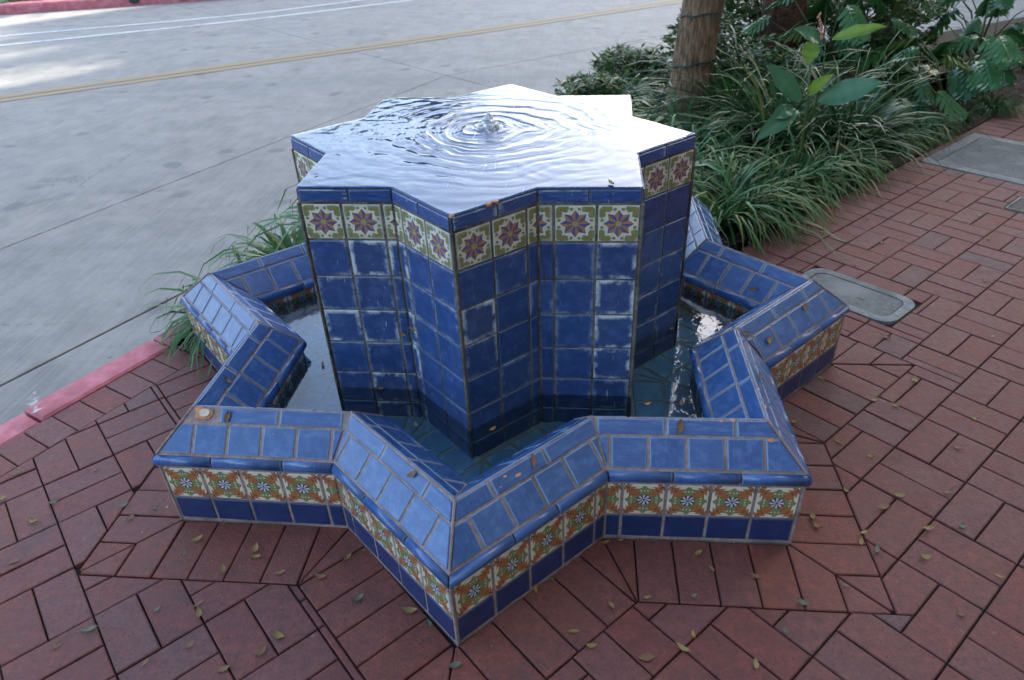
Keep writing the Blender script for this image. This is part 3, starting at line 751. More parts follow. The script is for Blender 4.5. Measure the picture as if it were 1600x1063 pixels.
def field(P):
    cx = sum(p[0] for p in P) / 4; cy = sum(p[1] for p in P) / 4
    if cx + cy < 0: P = clip(P, 0, 1, .05); P = clip(P, *KHs) if P else P
    else: P = clip(P, .70711 * -1, .70711, -.285) if True else P
    if not P: return
    Ps = [P]
    for C in SQ: Ps = [q for p in Ps for q in subtract(p, C)]
    for q in Ps: finish(q, 0)
for i in range(-16, 60):
    for j in range(-16, 34):
        aa, bb = a0 + i * PIT, b0 + j * PIT
        x, y = AB(aa + .1, bb + .1)
        if x < -2.8 or y < -1.9: continue
        dist = math.hypot(x, y)
        if dist > 9 or (x - y) < -2.5 or x > 6: continue
        if bb > 4.2: continue
        H = PIT / 2
        if (i + j) % 2 == 0: cells = [(aa, aa + H, bb, bb + PIT), (aa + H, aa + PIT, bb, bb + PIT)]
        else: cells = [(aa, aa + PIT, bb, bb + H), (aa, aa + PIT, bb + H, bb + PIT)]
        for u0, u1, v0, v1 in cells:
            P = [AB(u0, v0), AB(u0, v1), AB(u1, v1), AB(u1, v0)]
            if area(P) < 0: P = P[::-1]
            field(P)
# edge row along the planting bed
k = 0
while True:
    aa = .98 + k * .1015
    if aa > 9: break
    P = [AB(aa, .07), AB(aa, .283), AB(aa + .1015, .283), AB(aa + .1015, .07)]
    if area(P) < 0: P = P[::-1]
    for q in [q for q in [P] for q in subtract(q, SQ[0])]:
        for r_ in subtract(q, SQ[1]): finish(r_, 0)
    k += 1
# soldier row along the kerb
for k in range(-16, 6):
    s0 = k * .1015 + .035
    a = Vector(KP[1]) + CD * s0 - CN * .004; b = a + CD * .1015
    P = [tuple(a), tuple(b), tuple(b - CN * .166), tuple(a - CN * .166)]
    if area(P) < 0: P = P[::-1]
    P = clip(P, 0, 1, .05)
    if P: finish(P, 0)
# soldier course following the star
for ti, ii in edge_list():
    if ti % 16 in (6, 8, 10): continue
    sv_ = lambda R, i: Vector((R * math.cos(R_(-90 + 22.5 * i)), R * math.sin(R_(-90 + 22.5 * i)))) if i % 2 == 0 else Vector((R * K8 * math.cos(R_(-90 + 22.5 * i)), R * K8 * math.sin(R_(-90 + 22.5 * i))))
    T0, I0, T1, I1 = sv_(Rb, ti), sv_(Rb, ii), sv_(RO, ti), sv_(RO, ii)
    quad = [tuple(v) for v in (T0, I0, I1, T1)]
    if area(quad) < 0: quad = quad[::-1]
    d = (I0 - T0).normalized(); n = (T1 - T0) - d * (T1 - T0).dot(d); n.normalize(); L = (I0 - T0).length
    x = L + .115 - .1015 * 9
    while x < L + .2:
        a = T0 + d * x; b = a + d * .1015; P = [tuple(a), tuple(b), tuple(b + n * .21), tuple(a + n * .21)]
        if area(P) < 0: P = P[::-1]
        for h_ in edges_hp(quad):
            if P: P = clip(P, *h_)
        if P:
            cx = sum(p[0] for p in P) / len(P); cy = sum(p[1] for p in P) / len(P)
            if cx + cy < 0 : P = clip(P, 0, 1, .05); P = clip(P, *KHs) if P else P
            elif cx - cy < .03: P = []
            if P: finish(P, 1)
        x += .1015
CM = cam.rotation_euler.to_matrix()
def px(x, y, z=0):
    v = CM.transposed() @ (Vector((x, y, z)) - cam.location)
    if v.z > -.1: return None
    return 800 + 1095.75 * v.x / -v.z, 531.5 - 1095.75 * v.y / -v.z
def score(P):
    cx = sum(p[0] for p in P) / len(P); cy = sum(p[1] for p in P) / len(P)
    q = [px(*p) for p in P]
    if any(v is None for v in q): return 0
    m = sum(v[0] for v in q) / len(q), sum(v[1] for v in q) / len(q)
    if not (-20 < m[0] < 1620 and -20 < m[1] < 1085): return 0
    return abs(area(q))
bricks.sort(key=score, reverse=True)
rest = MB(); tones = []
for i, P in enumerate(bricks):
    clean = tuple(P) in course and P[0][1] < -.55
    if area(P) < 0: P = P[::-1]
    dz = random.uniform(-.0018, .0012); V, F = slab(P, -.03, dz, .0028)
    tx, ty = random.uniform(-.006, .006), random.uniform(-.006, .006); cx = sum(p[0] for p in P) / len(P); cy = sum(p[1] for p in P) / len(P)
    V = [(x, y, z + (x - cx) * tx + (y - cy) * ty) for x, y, z in V]
    if i < 296 and score(P) > 0:
        me = mesh('paving_brick', V, F, M_brick2 if clean else M_brick); at = me.attributes.new('tone', 'FLOAT', 'POINT'); link('paving_brick', me, pave)
    else:
        rest.add(V, F); tones += [random.random()] * len(V)
o = rest.build('brick_field', M_brick, pave); at = o.data.attributes.new('tone', 'FLOAT', 'POINT'); at.data.foreach_set('value', tones); o['kind'] = 'stuff'

# ------------------------------------------------------------------ covers
def rrect(a0, a1, b0, b1, r, n=5):
    P = []
    for (ca, cb, s) in ((a1 - r, b1 - r, 0), (a0 + r, b1 - r, 90), (a0 + r, b0 + r, 180), (a1 - r, b0 + r, 270)):
        for k in range(n + 1): t = R_(s + 90 * k / n); P.append((ca + r * math.cos(t), cb + r * math.sin(t)))
    return P
def cover(name, label, cat, a0, a1, b0, b1, r, rim, mf, ml, extra=None):
    root = meta(empty(name, (*AB((a0 + a1) / 2, (b0 + b1) / 2), 0)), label, cat); off = Vector((*AB((a0 + a1) / 2, (b0 + b1) / 2), 0))
    out = rrect(a0, a1, b0, b1, r); inn = rrect(a0 + rim, a1 - rim, b0 + rim, b1 - rim, max(r - rim * .6, .006)); n = len(out)
    C = lambda L, z: [Vector((*AB(*p), z)) - off for p in L]
    F = [(k, (k + 1) % n, n + (k + 1) % n, n + k) for k in range(n)] + [(n + k, n + (k + 1) % n, 2 * n + (k + 1) % n, 2 * n + k) for k in range(n)] + [(2 * n + k, 2 * n + (k + 1) % n, 3 * n + (k + 1) % n, 3 * n + k) for k in range(n)]
    part('frame', C(out, -.02) + C(out, .004) + C(inn, .004) + C(inn, -.02), [f[::-1] for f in F], mf, root)
    li = [(a0 + (a1 - a0) / 2 + (p[0] - (a0 + a1) / 2) * (1 - .010 / (a1 - a0)), (b0 + b1) / 2 + (p[1] - (b0 + b1) / 2) * (1 - .010 / (b1 - b0))) for p in inn]
    F2 = [(k, n + k, n + (k + 1) % n, (k + 1) % n) for k in range(n)] + [tuple(n + k for k in range(n))[::-1]]
    lid = part('lid', C(li, -.02) + C(li, .002), F2, ml, root)
    if extra: extra(lid, off)
    return root
def slot(a, b, l, wd, z=.0035):
    def f(lid, off):
        P = [AB(a - wd, b - l), AB(a - wd, b + l), AB(a + wd, b + l), AB(a + wd, b - l)]
        part('lift_slot', [Vector((*p, z)) - off for p in P], [(0, 1, 2, 3)], M_plast, lid)
    return f
cover('utility_cover', 'rounded grey concrete utility box cover beside the right basin point', 'utility cover', 1.255, 1.52, .415, .88, .07, .038, M_conc, M_concd, slot(1.37, .70, .016, .005))
def dots(lid, off):
    mb = MB()
    for i in range(34):
        for j in range(26):
            a, b = 3.30 + i * .0175, .24 + j * .0185
            P = [AB(a, b), AB(a, b + .009), AB(a + .009, b + .009), AB(a + .009, b)]
            mb.add([Vector((*p, .0036)) - off for p in P], [(0, 1, 2, 3)])
    o = mb.build('tread_pattern', M_conc, lid); o['kind'] = 'stuff'
cover('large_utility_cover', 'large rectangular grey utility vault cover at the edge of the planting bed', 'utility cover', 3.205, 3.975, .12, .855, .02, .07, M_conc, M_concd, dots)
cover('small_valve_cover', 'small dark valve cover set in the bricks at the right edge of the walk', 'valve cover', 2.79, 3.0, .735, .955, .006, .012, M_conc, M_plast)

# ------------------------------------------------------------------ fallen leaves
def leaf_shape(seed, L, Wd, curl):
    rr = random.Random(seed); n = 6; V = []; F = []
    bend = rr.uniform(-.5, .5)
    for i in range(n + 1):
        t = i / n; wd = Wd * math.sin(math.pi * min(.97, t * .94 + .03)) ** .8; x = (t - .5) * L; yb = bend * L * .25 * (1 - (2 * t - 1) ** 2); zc = curl * (2 * t - 1) ** 2 + .002
        V += [(x, yb - wd, zc + curl * .55), (x, yb, zc - .0006), (x, yb + wd, zc + curl * .4)]
    for i in range(n): a = 3 * i; F += [(a, a + 3, a + 4, a + 1), (a + 1, a + 4, a + 5, a + 2)]
    b = len(V); V += [(L * .5, yb, curl + .002), (L * .5, yb + .001, curl + .002), (L * .68, yb + L * .1, .0015)]; F.append((b, b + 2, b + 1))
    return V, F
LM = {}
def get_leaf(kind, v):
    if (kind, v) not in LM:
        rr = random.Random(v * 7 + len(kind)); V, F = leaf_shape(v + 3, rr.uniform(.026, .042), rr.uniform(.005, .0095), rr.uniform(.001, .007))
        LM[kind, v] = mesh('fallen_leaf', V, F, M_dry[kind], smooth=True)
    return LM[kind, v]
def unp(u, v, z=0):
    d = CM @ Vector(((u - 800) / 1095.75, -(v - 531.5) / 1095.75, -1)); t = (z - cam.location.z) / d.z; return cam.location + d * t
def drop(kind, v, loc, label, group=None, nrm=None, sc=1):
    o = link('fallen_leaf', get_leaf(kind, v)); q = Matrix.Rotation(random.uniform(0, 6.28), 4, 'Z')
    if nrm is not None: q = nrm.to_track_quat('Z', 'Y').to_matrix().to_4x4() @ q
    o.matrix_world = Matrix.Translation(loc) @ q @ Matrix.Scale(sc, 4)
    meta(o, label, 'leaf', group); return o
LEAVES = [(308,843,'yellow'),(288,867,'grey'),(349,891,'yellow'),(398,860,'yellow'),(400,872,'yellow'),(438,895,'yellow'),(543,873,'yellow'),(501,902,'brown'),(54,815,'yellow'),(245,953,'grey'),(311,945,'brown'),(311,961,'yellow'),(227,1035,'yellow'),(297,1009,'brown'),(408,1019,'brown'),(437,994,'yellow'),(194,790,'grey'),(23,879,'brown'),(4,780,'yellow'),(27,739,'grey'),(140,984,'grey'),(640,954,'yellow'),(670,977,'grey'),(711,1041,'grey'),(955,948,'yellow'),(924,1010,'yellow'),(897,988,'yellow'),(837,923,'orange'),(945,849,'brown'),(1360,714,'yellow'),(1405,775,'yellow'),(1321,768,'yellow'),(1270,808,'yellow'),(1349,832,'yellow'),(1345,848,'yellow'),(1369,859,'grey'),(1445,871,'yellow'),(1450,827,'yellow'),(1502,823,'grey'),(1090,867,'yellow'),(1112,890,'yellow'),(1180,902,'brown'),(1321,916,'grey'),(1253,944,'grey'),(1084,932,'grey'),(1011,936,'yellow'),(1227,986,'grey'),(1084,992,'orange'),(1067,1015,'yellow'),(1276,822,'brown'),(1286,364,'yellow'),(1337,414,'yellow'),(1378,380,'yellow'),(1383,528,'brown'),(1550,526,'yellow'),(1581,578,'yellow'),(1523,655,'yellow'),(1398,635,'yellow'),(1366,626,'yellow'),(1430,596,'yellow'),(1359,590,'grey'),(1282,592,'yellow'),(1545,375,'yellow'),(1263,366,'yellow'),(1495,700,'brown'),(1380,793,'brown'),(85,785,'grey'),(150,735,'grey'),(240,795,'grey'),(172,560,'brown'),(205,810,'brown'),(560,938,'grey'),(1010,1030,'brown'),(1180,1040,'yellow'),(1500,960,'brown'),(1560,900,'yellow'),(1480,770,'brown'),(1420,452,'brown'),(1500,470,'yellow'),(1540,440,'grey'),(1310,690,'brown'),(1240,660,'orange'),(350,1045,'brown'),(90,1010,'brown')]
def where(u, v):
    if u < 280 and v < 830: return 'left of the basin'
    if u < 480: return 'before the left front point'
    if u < 700: return 'left of the front point'
    if u < 960: return 'right of the front point'
    if v > 720 and u < 1300: return 'before the right front point'
    if v > 640: return 'out on the right of the walk'
    if v > 480: return 'beside the right basin point'
    return 'near the planting bed'
cnt = {}
for i, (u, v, kd) in enumerate(LEAVES):
    q = unp(u, v, .001); kn = {'grey': 'grey-green', 'yellow': 'yellow', 'brown': 'brown', 'orange': 'orange'}[kd]
    q.z = .0015; cnt.setdefault((kn, where(u, v)), []).append((i, q, kd))
for (kn, wr), L in cnt.items():
    L.sort(key=lambda e: LEAVES[e[0]][0])
    for k, (i, q, kd) in enumerate(L):
        od = ['leftmost', 'second', 'third', 'fourth', 'fifth', 'sixth', 'seventh', 'eighth', 'ninth', 'tenth', 'eleventh', 'twelfth'][min(k, 11)]
        if k == len(L) - 1: od = 'rightmost'
        lb = f'{kn} fallen leaf lying on the bricks {wr}' if len(L) == 1 else (f'{od} {kn} leaf on the bricks {wr}' if od[-4:] == 'most' else f'{od} {kn} leaf from the left on the bricks {wr}')
        drop(kd, i % 7, q, lb, f'{kn} leaves on the bricks {wr}' if len(L) > 1 else None, sc=random.uniform(.6, 1.1))
for i in range(36):                                   # small litter by the bed edge
    a = random.uniform(1.1, 5); b = .07 + abs(random.gauss(0, .22)); x, y = AB(a, b)
    if (a < 1.3 and b < .5): continue
    drop(random.choice(['yellow', 'brown', 'brown', 'grey']), i % 7, Vector((x, y, .0015)), 'one of the small dry leaves littering the brick walk along the bed edge', 'dry leaves along the bed edge', sc=random.uniform(.5, .95))
for k in range(22):
    t_, i_ = random.choice([(0, 1), (0, 15), (2, 1), (14, 15), (2, 3)]); p = SV(1.217, 0, t_).lerp(SV(1.217, 0, i_), random.random() ** .6); n = Vector((p.x, p.y, 0)).normalized()
    drop(random.choice(['brown', 'yellow', 'brown', 'grey']), k % 7, Vector((p.x + n.x * .014, p.y + n.y * .014, .003)), 'one of the crumbled leaves caught in the joint at the foot of the basin wall', 'crumbled leaves at the foot of the basin', sc=random.uniform(.25, .5))
IS = ((.925, .242), (1.083, .3485))
for (f_, ti, ii, s, f, kd, lb, v) in [(OS, 14, 15, .27, .80, 'brown', 'brown leaf on the cap tiles of the left front point', 1), (OS, 2, 1, .52, .84, 'brown', 'brown leaf on the cap tiles of the right front point', 2), (OS, 0, 1, .52, .88, 'brown', 'brown leaf on the ridge right of the front point', 3),
        (OS, 0, 15, .34, .88, 'brown', 'brown leaf on the ridge left of the front point', 6), (OS, 2, 3, .52, .75, 'brown', 'brown leaf on the outer slope between the two right points', 0), (OS, 4, 3, .85, .35, 'orange', 'orange leaf low on the slope in the right inner corner', 4), (OS, 4, 3, .33, .55, 'brown', 'brown leaf on the slope of the right basin point', 5),
        (IS, 14, 13, .28, .80, 'grey', 'grey-green leaf on the inner slope at the left front point', 2), (IS, 4, 5, .22, .3, 'brown', 'brown leaf on the inner tiles of the right point', 3), (OS, 4, 3, .97, .8, 'brown', 'brown leaf on the ridge at the right inner corner', 6)]:
    p, n = on_face(*f_, ti, ii, s, f); drop(kd, v, p + n * .004, lb, nrm=n)
for u, v, z, kd, lb in [(955, 288, .862, 'yellow', 'yellow leaf on the wet front right edge of the pedestal top'), (493, 273, .862, 'brown', 'tiny brown leaf on the front left of the pedestal top')]:
    q = unp(u, v, z); drop(kd, 2, q, lb, sc=.8 if kd == 'yellow' else .4)
for u, v, kd, lb in [(650, 665, 'yellow', 'yellow leaf in the water left of the pedestal front edge'), (594, 609, 'brown', 'brown leaf floating at the pedestal wall in the basin'), (504, 571, 'yellow', 'yellow leaf floating in the left arm of the basin'), (1012, 632, 'orange', 'orange scrap floating in the right arm of the basin'), (1065, 632, 'brown', 'brown leaf floating by the right inner wall'), (1050, 515, 'brown', 'brown leaf floating behind the right arm of the pedestal'), (770, 672, 'orange', 'tiny orange leaf at the front of the pedestal waterline')]:
    q = unp(u, v, .1915); drop(kd, 4, q, lb, sc=.7)
# leaves stuck to the pedestal, a twig
for (ti, ii, s, z, kd) in [(14, 15, .93, .40, 'brown'), (0, 15, .93, .43, 'brown')]:
    p, n = on_face((.652, 0), (.652, .81), ti, ii, s, z / .81, True); n = Vector((p.x, p.y, 0)).normalized() if n.z == 0 else n
    n = (Vector((p.x, p.y, 0))).normalized(); drop(kd, 1, p + n * .005, 'brown leaf stuck to the pedestal tiles ' + ('in the left front corner' if ti == 14 else 'left of the front edge'), nrm=n, sc=.8)
p = SV(.70, .0, 1, True); mb = MB(); mb.tube([(p.x - .01, p.y, .77), (p.x - .004, p.y - .004, .70), (p.x + .004, p.y - .002, .63), (p.x + .004, p.y, .58)], [.0008, .0013, .0012, .0006], 5)
meta(mb.build('twig', M_bark2), 'thin dark twig caught in the right front corner of the pedestal', 'twig')

# ------------------------------------------------------------------ plants
def blades_mesh(seed, n, h, spread, wd, mat, droop=1.0):
    rr = random.Random(seed); V = []; F = []; T = []
    for k in range(n):
        a = rr.uniform(0, 2 * math.pi); L = h * rr.uniform(.65, 1.25); el = rr.uniform(.35, 1.0) * 1.35; sp = spread * rr.random() ** .5 * .35
        x, y, z = sp * math.cos(a), sp * math.sin(a), 0.0; a += rr.uniform(-.5, .5); w_ = wd * rr.uniform(.6, 1.2); tone = rr.random() ** .8; L *= 1.0 + .45 * (rr.random() < .12); seg = 6
        dx, dy = math.cos(a), math.sin(a); tw = rr.uniform(-.5, .5); b = len(V)
        for i in range(seg + 1):
            t = i / seg; ww = w_ * (1 - t ** 2.2) + .0006; nx, ny = -dy, dx
            V += [(x + nx * ww, y + ny * ww, z + tw * ww), (x - nx * ww, y - ny * ww, z - tw * ww)]; T += [tone, tone]
            st = L / seg; x += dx * math.cos(el) * st; y += dy * math.cos(el) * st; z += math.sin(el) * st
            el -= droop * rr.uniform(.22, .42) * (1 + t)
            if z < .01: z = .01
        for i in range(seg): c = b + 2 * i; F.append((c, c + 1, c + 3, c + 2))
    me = mesh('grass_clump', V, F, mat, smooth=True); at = me.attributes.new('tone', 'FLOAT', 'POINT'); at.data.foreach_set('value', T); return me
GA = [blades_mesh(s, 250, .50, .42, .0078, M_blade, 1.05) for s in (1, 2, 3)]
GB = [blades_mesh(s, 220, .62, .34, .008, M_blade2, .55) for s in (11, 12)]
GC = [blades_mesh(s, 420, .42, .40, .0085, M_blade, 1.1) for s in (21, 22)]
def clump(me, x, y, sc, label, group='strap-leaved grass clumps in the planting bed'):
    o = link('grass_clump', me); o.location = (x, y, .005); o.rotation_euler = (0, 0, random.uniform(0, 6.28)); o.scale = (sc, sc, sc * random.uniform(.9, 1.1))
    meta(o, label, 'grass clump', group)
clump(GC[0], -1.13, .26, .82, 'green strap-leaved clump spilling over the kerb left of the basin', None)
clump(GC[1], -.99, .62, 1.0, 'green strap-leaved clump behind the left basin arm by the kerb', None)
clump(GC[0], -.76, 1.0, 1.15, 'green strap-leaved clump standing behind the pedestal on the kerb side', None)
for i, (a, b, sc, m, lb) in enumerate([
    (1.40, -.62, .95, GA[2], 'arching clump tucked behind the back right basin point'), (3.75, -.10, .5, GA[0], 'low sparse clump beside the vault cover'), (4.6, .0, .45, GA[2], 'low sparse clump farther along the walk edge'),
    (1.62, -.20, 1.0, GA[0], 'arching clump next to the back right basin point'), (1.98, -.18, .84, GA[1], 'arching clump at the bed edge, second from the basin'), (2.32, -.18, .78, GA[2], 'arching clump under the broad canna leaves at the bed edge'),
    (1.75, -.72, 1.05, GA[2], 'arching clump between the basin and the wrapped trunk'), (2.2, -.74, .8, GA[0], 'arching clump behind the canna stem'), (2.66, -.16, .74, GA[1], 'small arching clump right of the canna at the bed edge'),
    (1.50, -1.12, .9, GA[1], 'arching clump just behind the pedestal near the trunk'), (1.95, -1.15, .95, GA[0], 'arching clump at the foot of the wrapped trunk'), (2.45, -1.1, 1.05, GA[2], 'arching clump right of the wrapped trunk'),
    (2.85, -.62, 1.15, GB[0], 'tall dark upright clump right of the canna'), (3.1, -.34, .95, GB[1], 'dark upright clump before the lobed leaves'), (3.05, -1.1, 1.1, GB[1], 'dark upright clump by the second trunk'),
    (3.45, -.16, .55, GA[1], 'low thin clump by the large utility cover'), (2.3, -1.65, .85, GC[0], 'small clump on the road side left of the wrapped trunk'), (2.8, -2.0, .8, GC[1], 'small clump at the kerb behind the pedestal top'), (1.9, -1.7, .8, GC[1], 'small clump low behind the pedestal'),
    (3.3, -2.3, .75, GC[0], 'small clump at the kerb far left of the bed'), (3.7, -2.4, .75, GC[1], 'farthest small clump at the kerb'), (3.6, -1.7, .95, GB[0], 'dark clump between the trunks')]):
    x, y = AB(a, b); clump(m, x, y, sc, lb)
# litter on the bed soil
sl_ = MB()
for _ in range(1500):
    a = random.uniform(1.1, 6); b = random.uniform(-.7, .08); x, y = AB(a, b)
    if math.hypot(x, y) < 1.25: continue
    an = random.uniform(0, 3.14); l, wd = random.uniform(.008, .022), random.uniform(.002, .006); c, s = math.cos(an), math.sin(an); z = .012 + random.uniform(0, .008)
    sl_.add([(x - c * l, y - s * l, z), (x + s * wd, y - c * wd, z + random.uniform(0, .008)), (x + c * l, y + s * l, z), (x - s * wd, y + c * wd, z + random.uniform(0, .006))], [(0, 1, 2, 3)])
meta(sl_.build('leaf_litter', M_dry['brown']), 'brown leaf litter on the dark bed soil', 'leaf litter', kind='stuff')

def broad_leaf(name, base, tip, wd, mat, parent, fold=.25, droop=.05, tone=.5, label=None, tilt=(-.15, -.85, .6)):
    base, tip = Vector(base), Vector(tip); d = tip - base; L = d.length; d.normalize(); side = d.cross(Vector(tilt)).normalized(); up = side.cross(d).normalized(); n = 12; V = []; F = []; T = []
    for i in range(n + 1):
        t = i / n; ww = wd * (math.sin(math.pi * min(1, t * .97 + .02)) ** .75) * (1 - .25 * t); c = base + d * L * t + up * (droop * 4 * t * (1 - t))
        wv = math.sin(t * 17) * .006
        for q in (-1, -.55, 0, .55, 1): V.append(c + side * ww * q + up * (abs(q) * ww * fold + wv * abs(q) - .004 * (abs(q) == 0))); T.append(min(.94, max(0, tone + (.45 if q == 0 else random.uniform(-.25, .1)) - .25 * (i % 2))))
    for i in range(n):
        for j in range(4): a = i * 5 + j; F.append((a, a + 1, a + 6, a + 5))
    o = part(name, V, F, mat, parent, smooth=True); at = o.data.attributes.new('tone', 'FLOAT', 'POINT'); at.data.foreach_set('value', T)
    if label: o['label'] = label
    return o
CX, CY = 1.50, 1.86
canna = meta(empty('canna_plant', (CX, CY, 0)), 'canna plant with broad paddle leaves rising from the strappy grass', 'plant')
def plane_pt(u, v, Y):
    d = CM @ Vector(((u - 800) / 1095.75, -(v - 531.5) / 1095.75, -1)); t = (Y - cam.location.y) / d.y; return cam.location + d * t - Vector((CX, CY, 0))
st = [Vector((0, 0, 0)), plane_pt(1252, 235, CY), plane_pt(1262, 165, CY), plane_pt(1266, 100, CY)]
mb = MB(); mb.tube(st, [.014, .011, .008, .005], 8); mb.tube([st[1], plane_pt(1278, 150, CY), plane_pt(1288, 95, CY), plane_pt(1290, 60, CY)], [.007, .006, .004, .002], 6); mb.build('stem', M_stem, canna, True)
broad_leaf('leaf', plane_pt(1278, 158, CY - .02), plane_pt(1379, 128, CY - .14), .072, M_canna, canna, .12, .012)
broad_leaf('leaf', plane_pt(1250, 158, CY), plane_pt(1198, 102, CY - .05), .060, M_canna, canna, .25, .01)
broad_leaf('leaf', plane_pt(1262, 148, CY), plane_pt(1302, 116, CY - .1), .036, M_cannay, canna, .4, .01, label='yellow-green young leaf')
broad_leaf('leaf', plane_pt(1300, 62, CY + .05), plane_pt(1385, 41, CY - .05), .036, M_cannay, canna, .3, .02, label='yellow-green upper leaf')
broad_leaf('leaf', plane_pt(1280, 66, CY), plane_pt(1241, 45, CY - .08), .044, M_canna, canna, .2, .02)
broad_leaf('leaf', plane_pt(1270, 65, CY), plane_pt(1262, 100, CY - .08), .050, M_cannay, canna, .2, .0, label='folded yellow-green leaf')
broad_leaf('leaf', plane_pt(1246, 172, CY), plane_pt(1182, 218, CY - .18), .058, M_canna, canna, .25, .02, label='withering leaf')
broad_leaf('leaf', plane_pt(1240, 168, CY), plane_pt(1205, 186, CY - .10), .048, M_canna, canna, .25, .01)
mb = MB(); fp = [plane_pt(1283, 62, CY), plane_pt(1285, 40, CY), plane_pt(1279, 22, CY)]; mb.tube(fp, [.003, .003, .002], 5)
for k in range(9):
    c = fp[0].lerp(fp[2], k / 8) + Vector((random.uniform(-.012, .012), 0, 0)); r = .007
    mb.add([c + Vector(v) * r for v in [(1, 0, 0), (-1, 0, 0), (0, 1, 0), (0, -1, 0), (0, 0, 1.6), (0, 0, -1.6)]], [(0, 2, 4), (2, 1, 4), (1, 3, 4), (3, 0, 4), (2, 0, 5), (1, 2, 5), (3, 1, 5), (0, 3, 5)])
mb.build('seed_stalk', M_flower, canna)

def lobed(seed, L):
    rr = random.Random(seed); V = [(0, 0, 0)]; F = []; n = 7
    half = []
    for sgn in (1, -1):
        pts = []
        for i in range(n):
            t = (i + .5) / n; x = L * (t * 1.02 - .12); ln = L * .50 * (math.sin(math.pi * (.18 + .78 * t)) ** .8) * rr.uniform(.85, 1.12); an = R_(62 - 42 * t) if sgn else 0
            wl = L * .058
            bx = x; pts.append((bx, ln, an, wl))
        half.append((sgn, pts))
    for sgn, pts in half:
        for bx, ln, an, wl in pts:
            dx, dy = math.cos(an), math.sin(an) * sgn; px_, py_ = -dy, dx; b = len(V)
            for t, ws in ((0, 1.15), (.35, 1.1), (.7, 1.0), (.9, .7), (1, .08)):
                cx_, cy_ = bx + dx * ln * t, dy * ln * t; z = -.35 * (t * ln) ** 2 / L * 2.4 + .01 * math.sin(t * 5 + bx * 20) - .25 * bx * bx / L
                V += [(cx_ + px_ * wl * ws, cy_ + py_ * wl * ws, z + .006), (cx_ - px_ * wl * ws, cy_ - py_ * wl * ws, z - .002)]
            for i in range(4): c = b + 2 * i; F.append((c, c + 1, c + 3, c + 2))
    b = len(V); m = 9                       # central web and end lobe
    for i in range(m + 1):
        t = i / m; x = L * (-.14 + 1.16 * t); ww = L * (.10 if t < .8 else .10 * (1 - t) / .2 + .004); V += [(x, ww, -.25 * x * x / L + .008), (x, 0, -.25 * x * x / L), (x, -ww, -.25 * x * x / L + .008)]
    for i in range(m): c = b + 3 * i; F += [(c, c + 3, c + 4, c + 1), (c + 1, c + 4, c + 5, c + 2)]
    return V, F
PM = []
for s in range(4):
    V, F = lobed(s, .26); me = mesh('leaf', V, F, M_philo, smooth=True); at = me.attributes.new('tone', 'FLOAT', 'POINT'); at.data.foreach_set('value', [.15 + .25 * s] * len(V)); PM.append(me)
PMy = PM[0].copy(); PMy.materials.clear(); PMy.materials.append(M_philoy)
def philo(x, y, n, h, spread, label, seed, sc=1.0):
    rr = random.Random(seed); root = meta(empty('lobed_leaf_plant', (x, y, 0)), label, 'plant', 'split-leaf plants at the back of the bed'); mb = MB()
    for k in range(n):
        a = 2.4 * k + rr.uniform(-.4, .4); ht = h * rr.uniform(.35, 1.05); rd = spread * rr.uniform(.3, 1.0)
        tip = Vector((rd * math.cos(a), rd * math.sin(a), ht)); mid = tip * .5 + Vector((0, 0, ht * .22))
        mb.tube([(0, 0, 0), mid * .6, mid, tip], [.009, .007, .006, .004], 5)
        dirv = Vector((math.cos(a), math.sin(a), -rr.uniform(.1, .7))).normalized(); side = Vector((0, 0, 1)).cross(dirv).normalized(); up = dirv.cross(side)
        M = Matrix(((dirv.x, side.x, up.x, tip.x), (dirv.y, side.y, up.y, tip.y), (dirv.z, side.z, up.z, tip.z), (0, 0, 0, 1))) @ Matrix.Rotation(rr.uniform(-.5, .5), 4, 'X') @ Matrix.Scale(sc * rr.uniform(.75, 1.2), 4)
        o = link('leaf', PMy if rr.random() < .12 else rr.choice(PM), root, M)
    mb.build('leaf_stalks', M_stem, root, True)
philo(*AB(3.85, -.36), 17, .46, .42, 'split-leaf plant nearest the large utility cover', 5, .95)
philo(*AB(4.45, -.26), 18, .55, .5, 'split-leaf plant overhanging the far walk edge', 6)
philo(*AB(5.1, -.28), 16, .55, .5, 'split-leaf plant furthest along the walk', 7)
philo(*AB(4.3, -1.2), 18, .72, .55, 'taller split-leaf plant behind the first one', 8)
philo(*AB(5.2, -1.5), 16, .66, .6, 'split-leaf plant by the road at the far right', 9)
philo(*AB(3.35, -.12), 6, .16, .14, 'little pale seedling with split leaves at the walk edge', 10, .55)
philo(*AB(6.4, -.8), 16, .6, .6, 'split-leaf plant behind the post', 12)

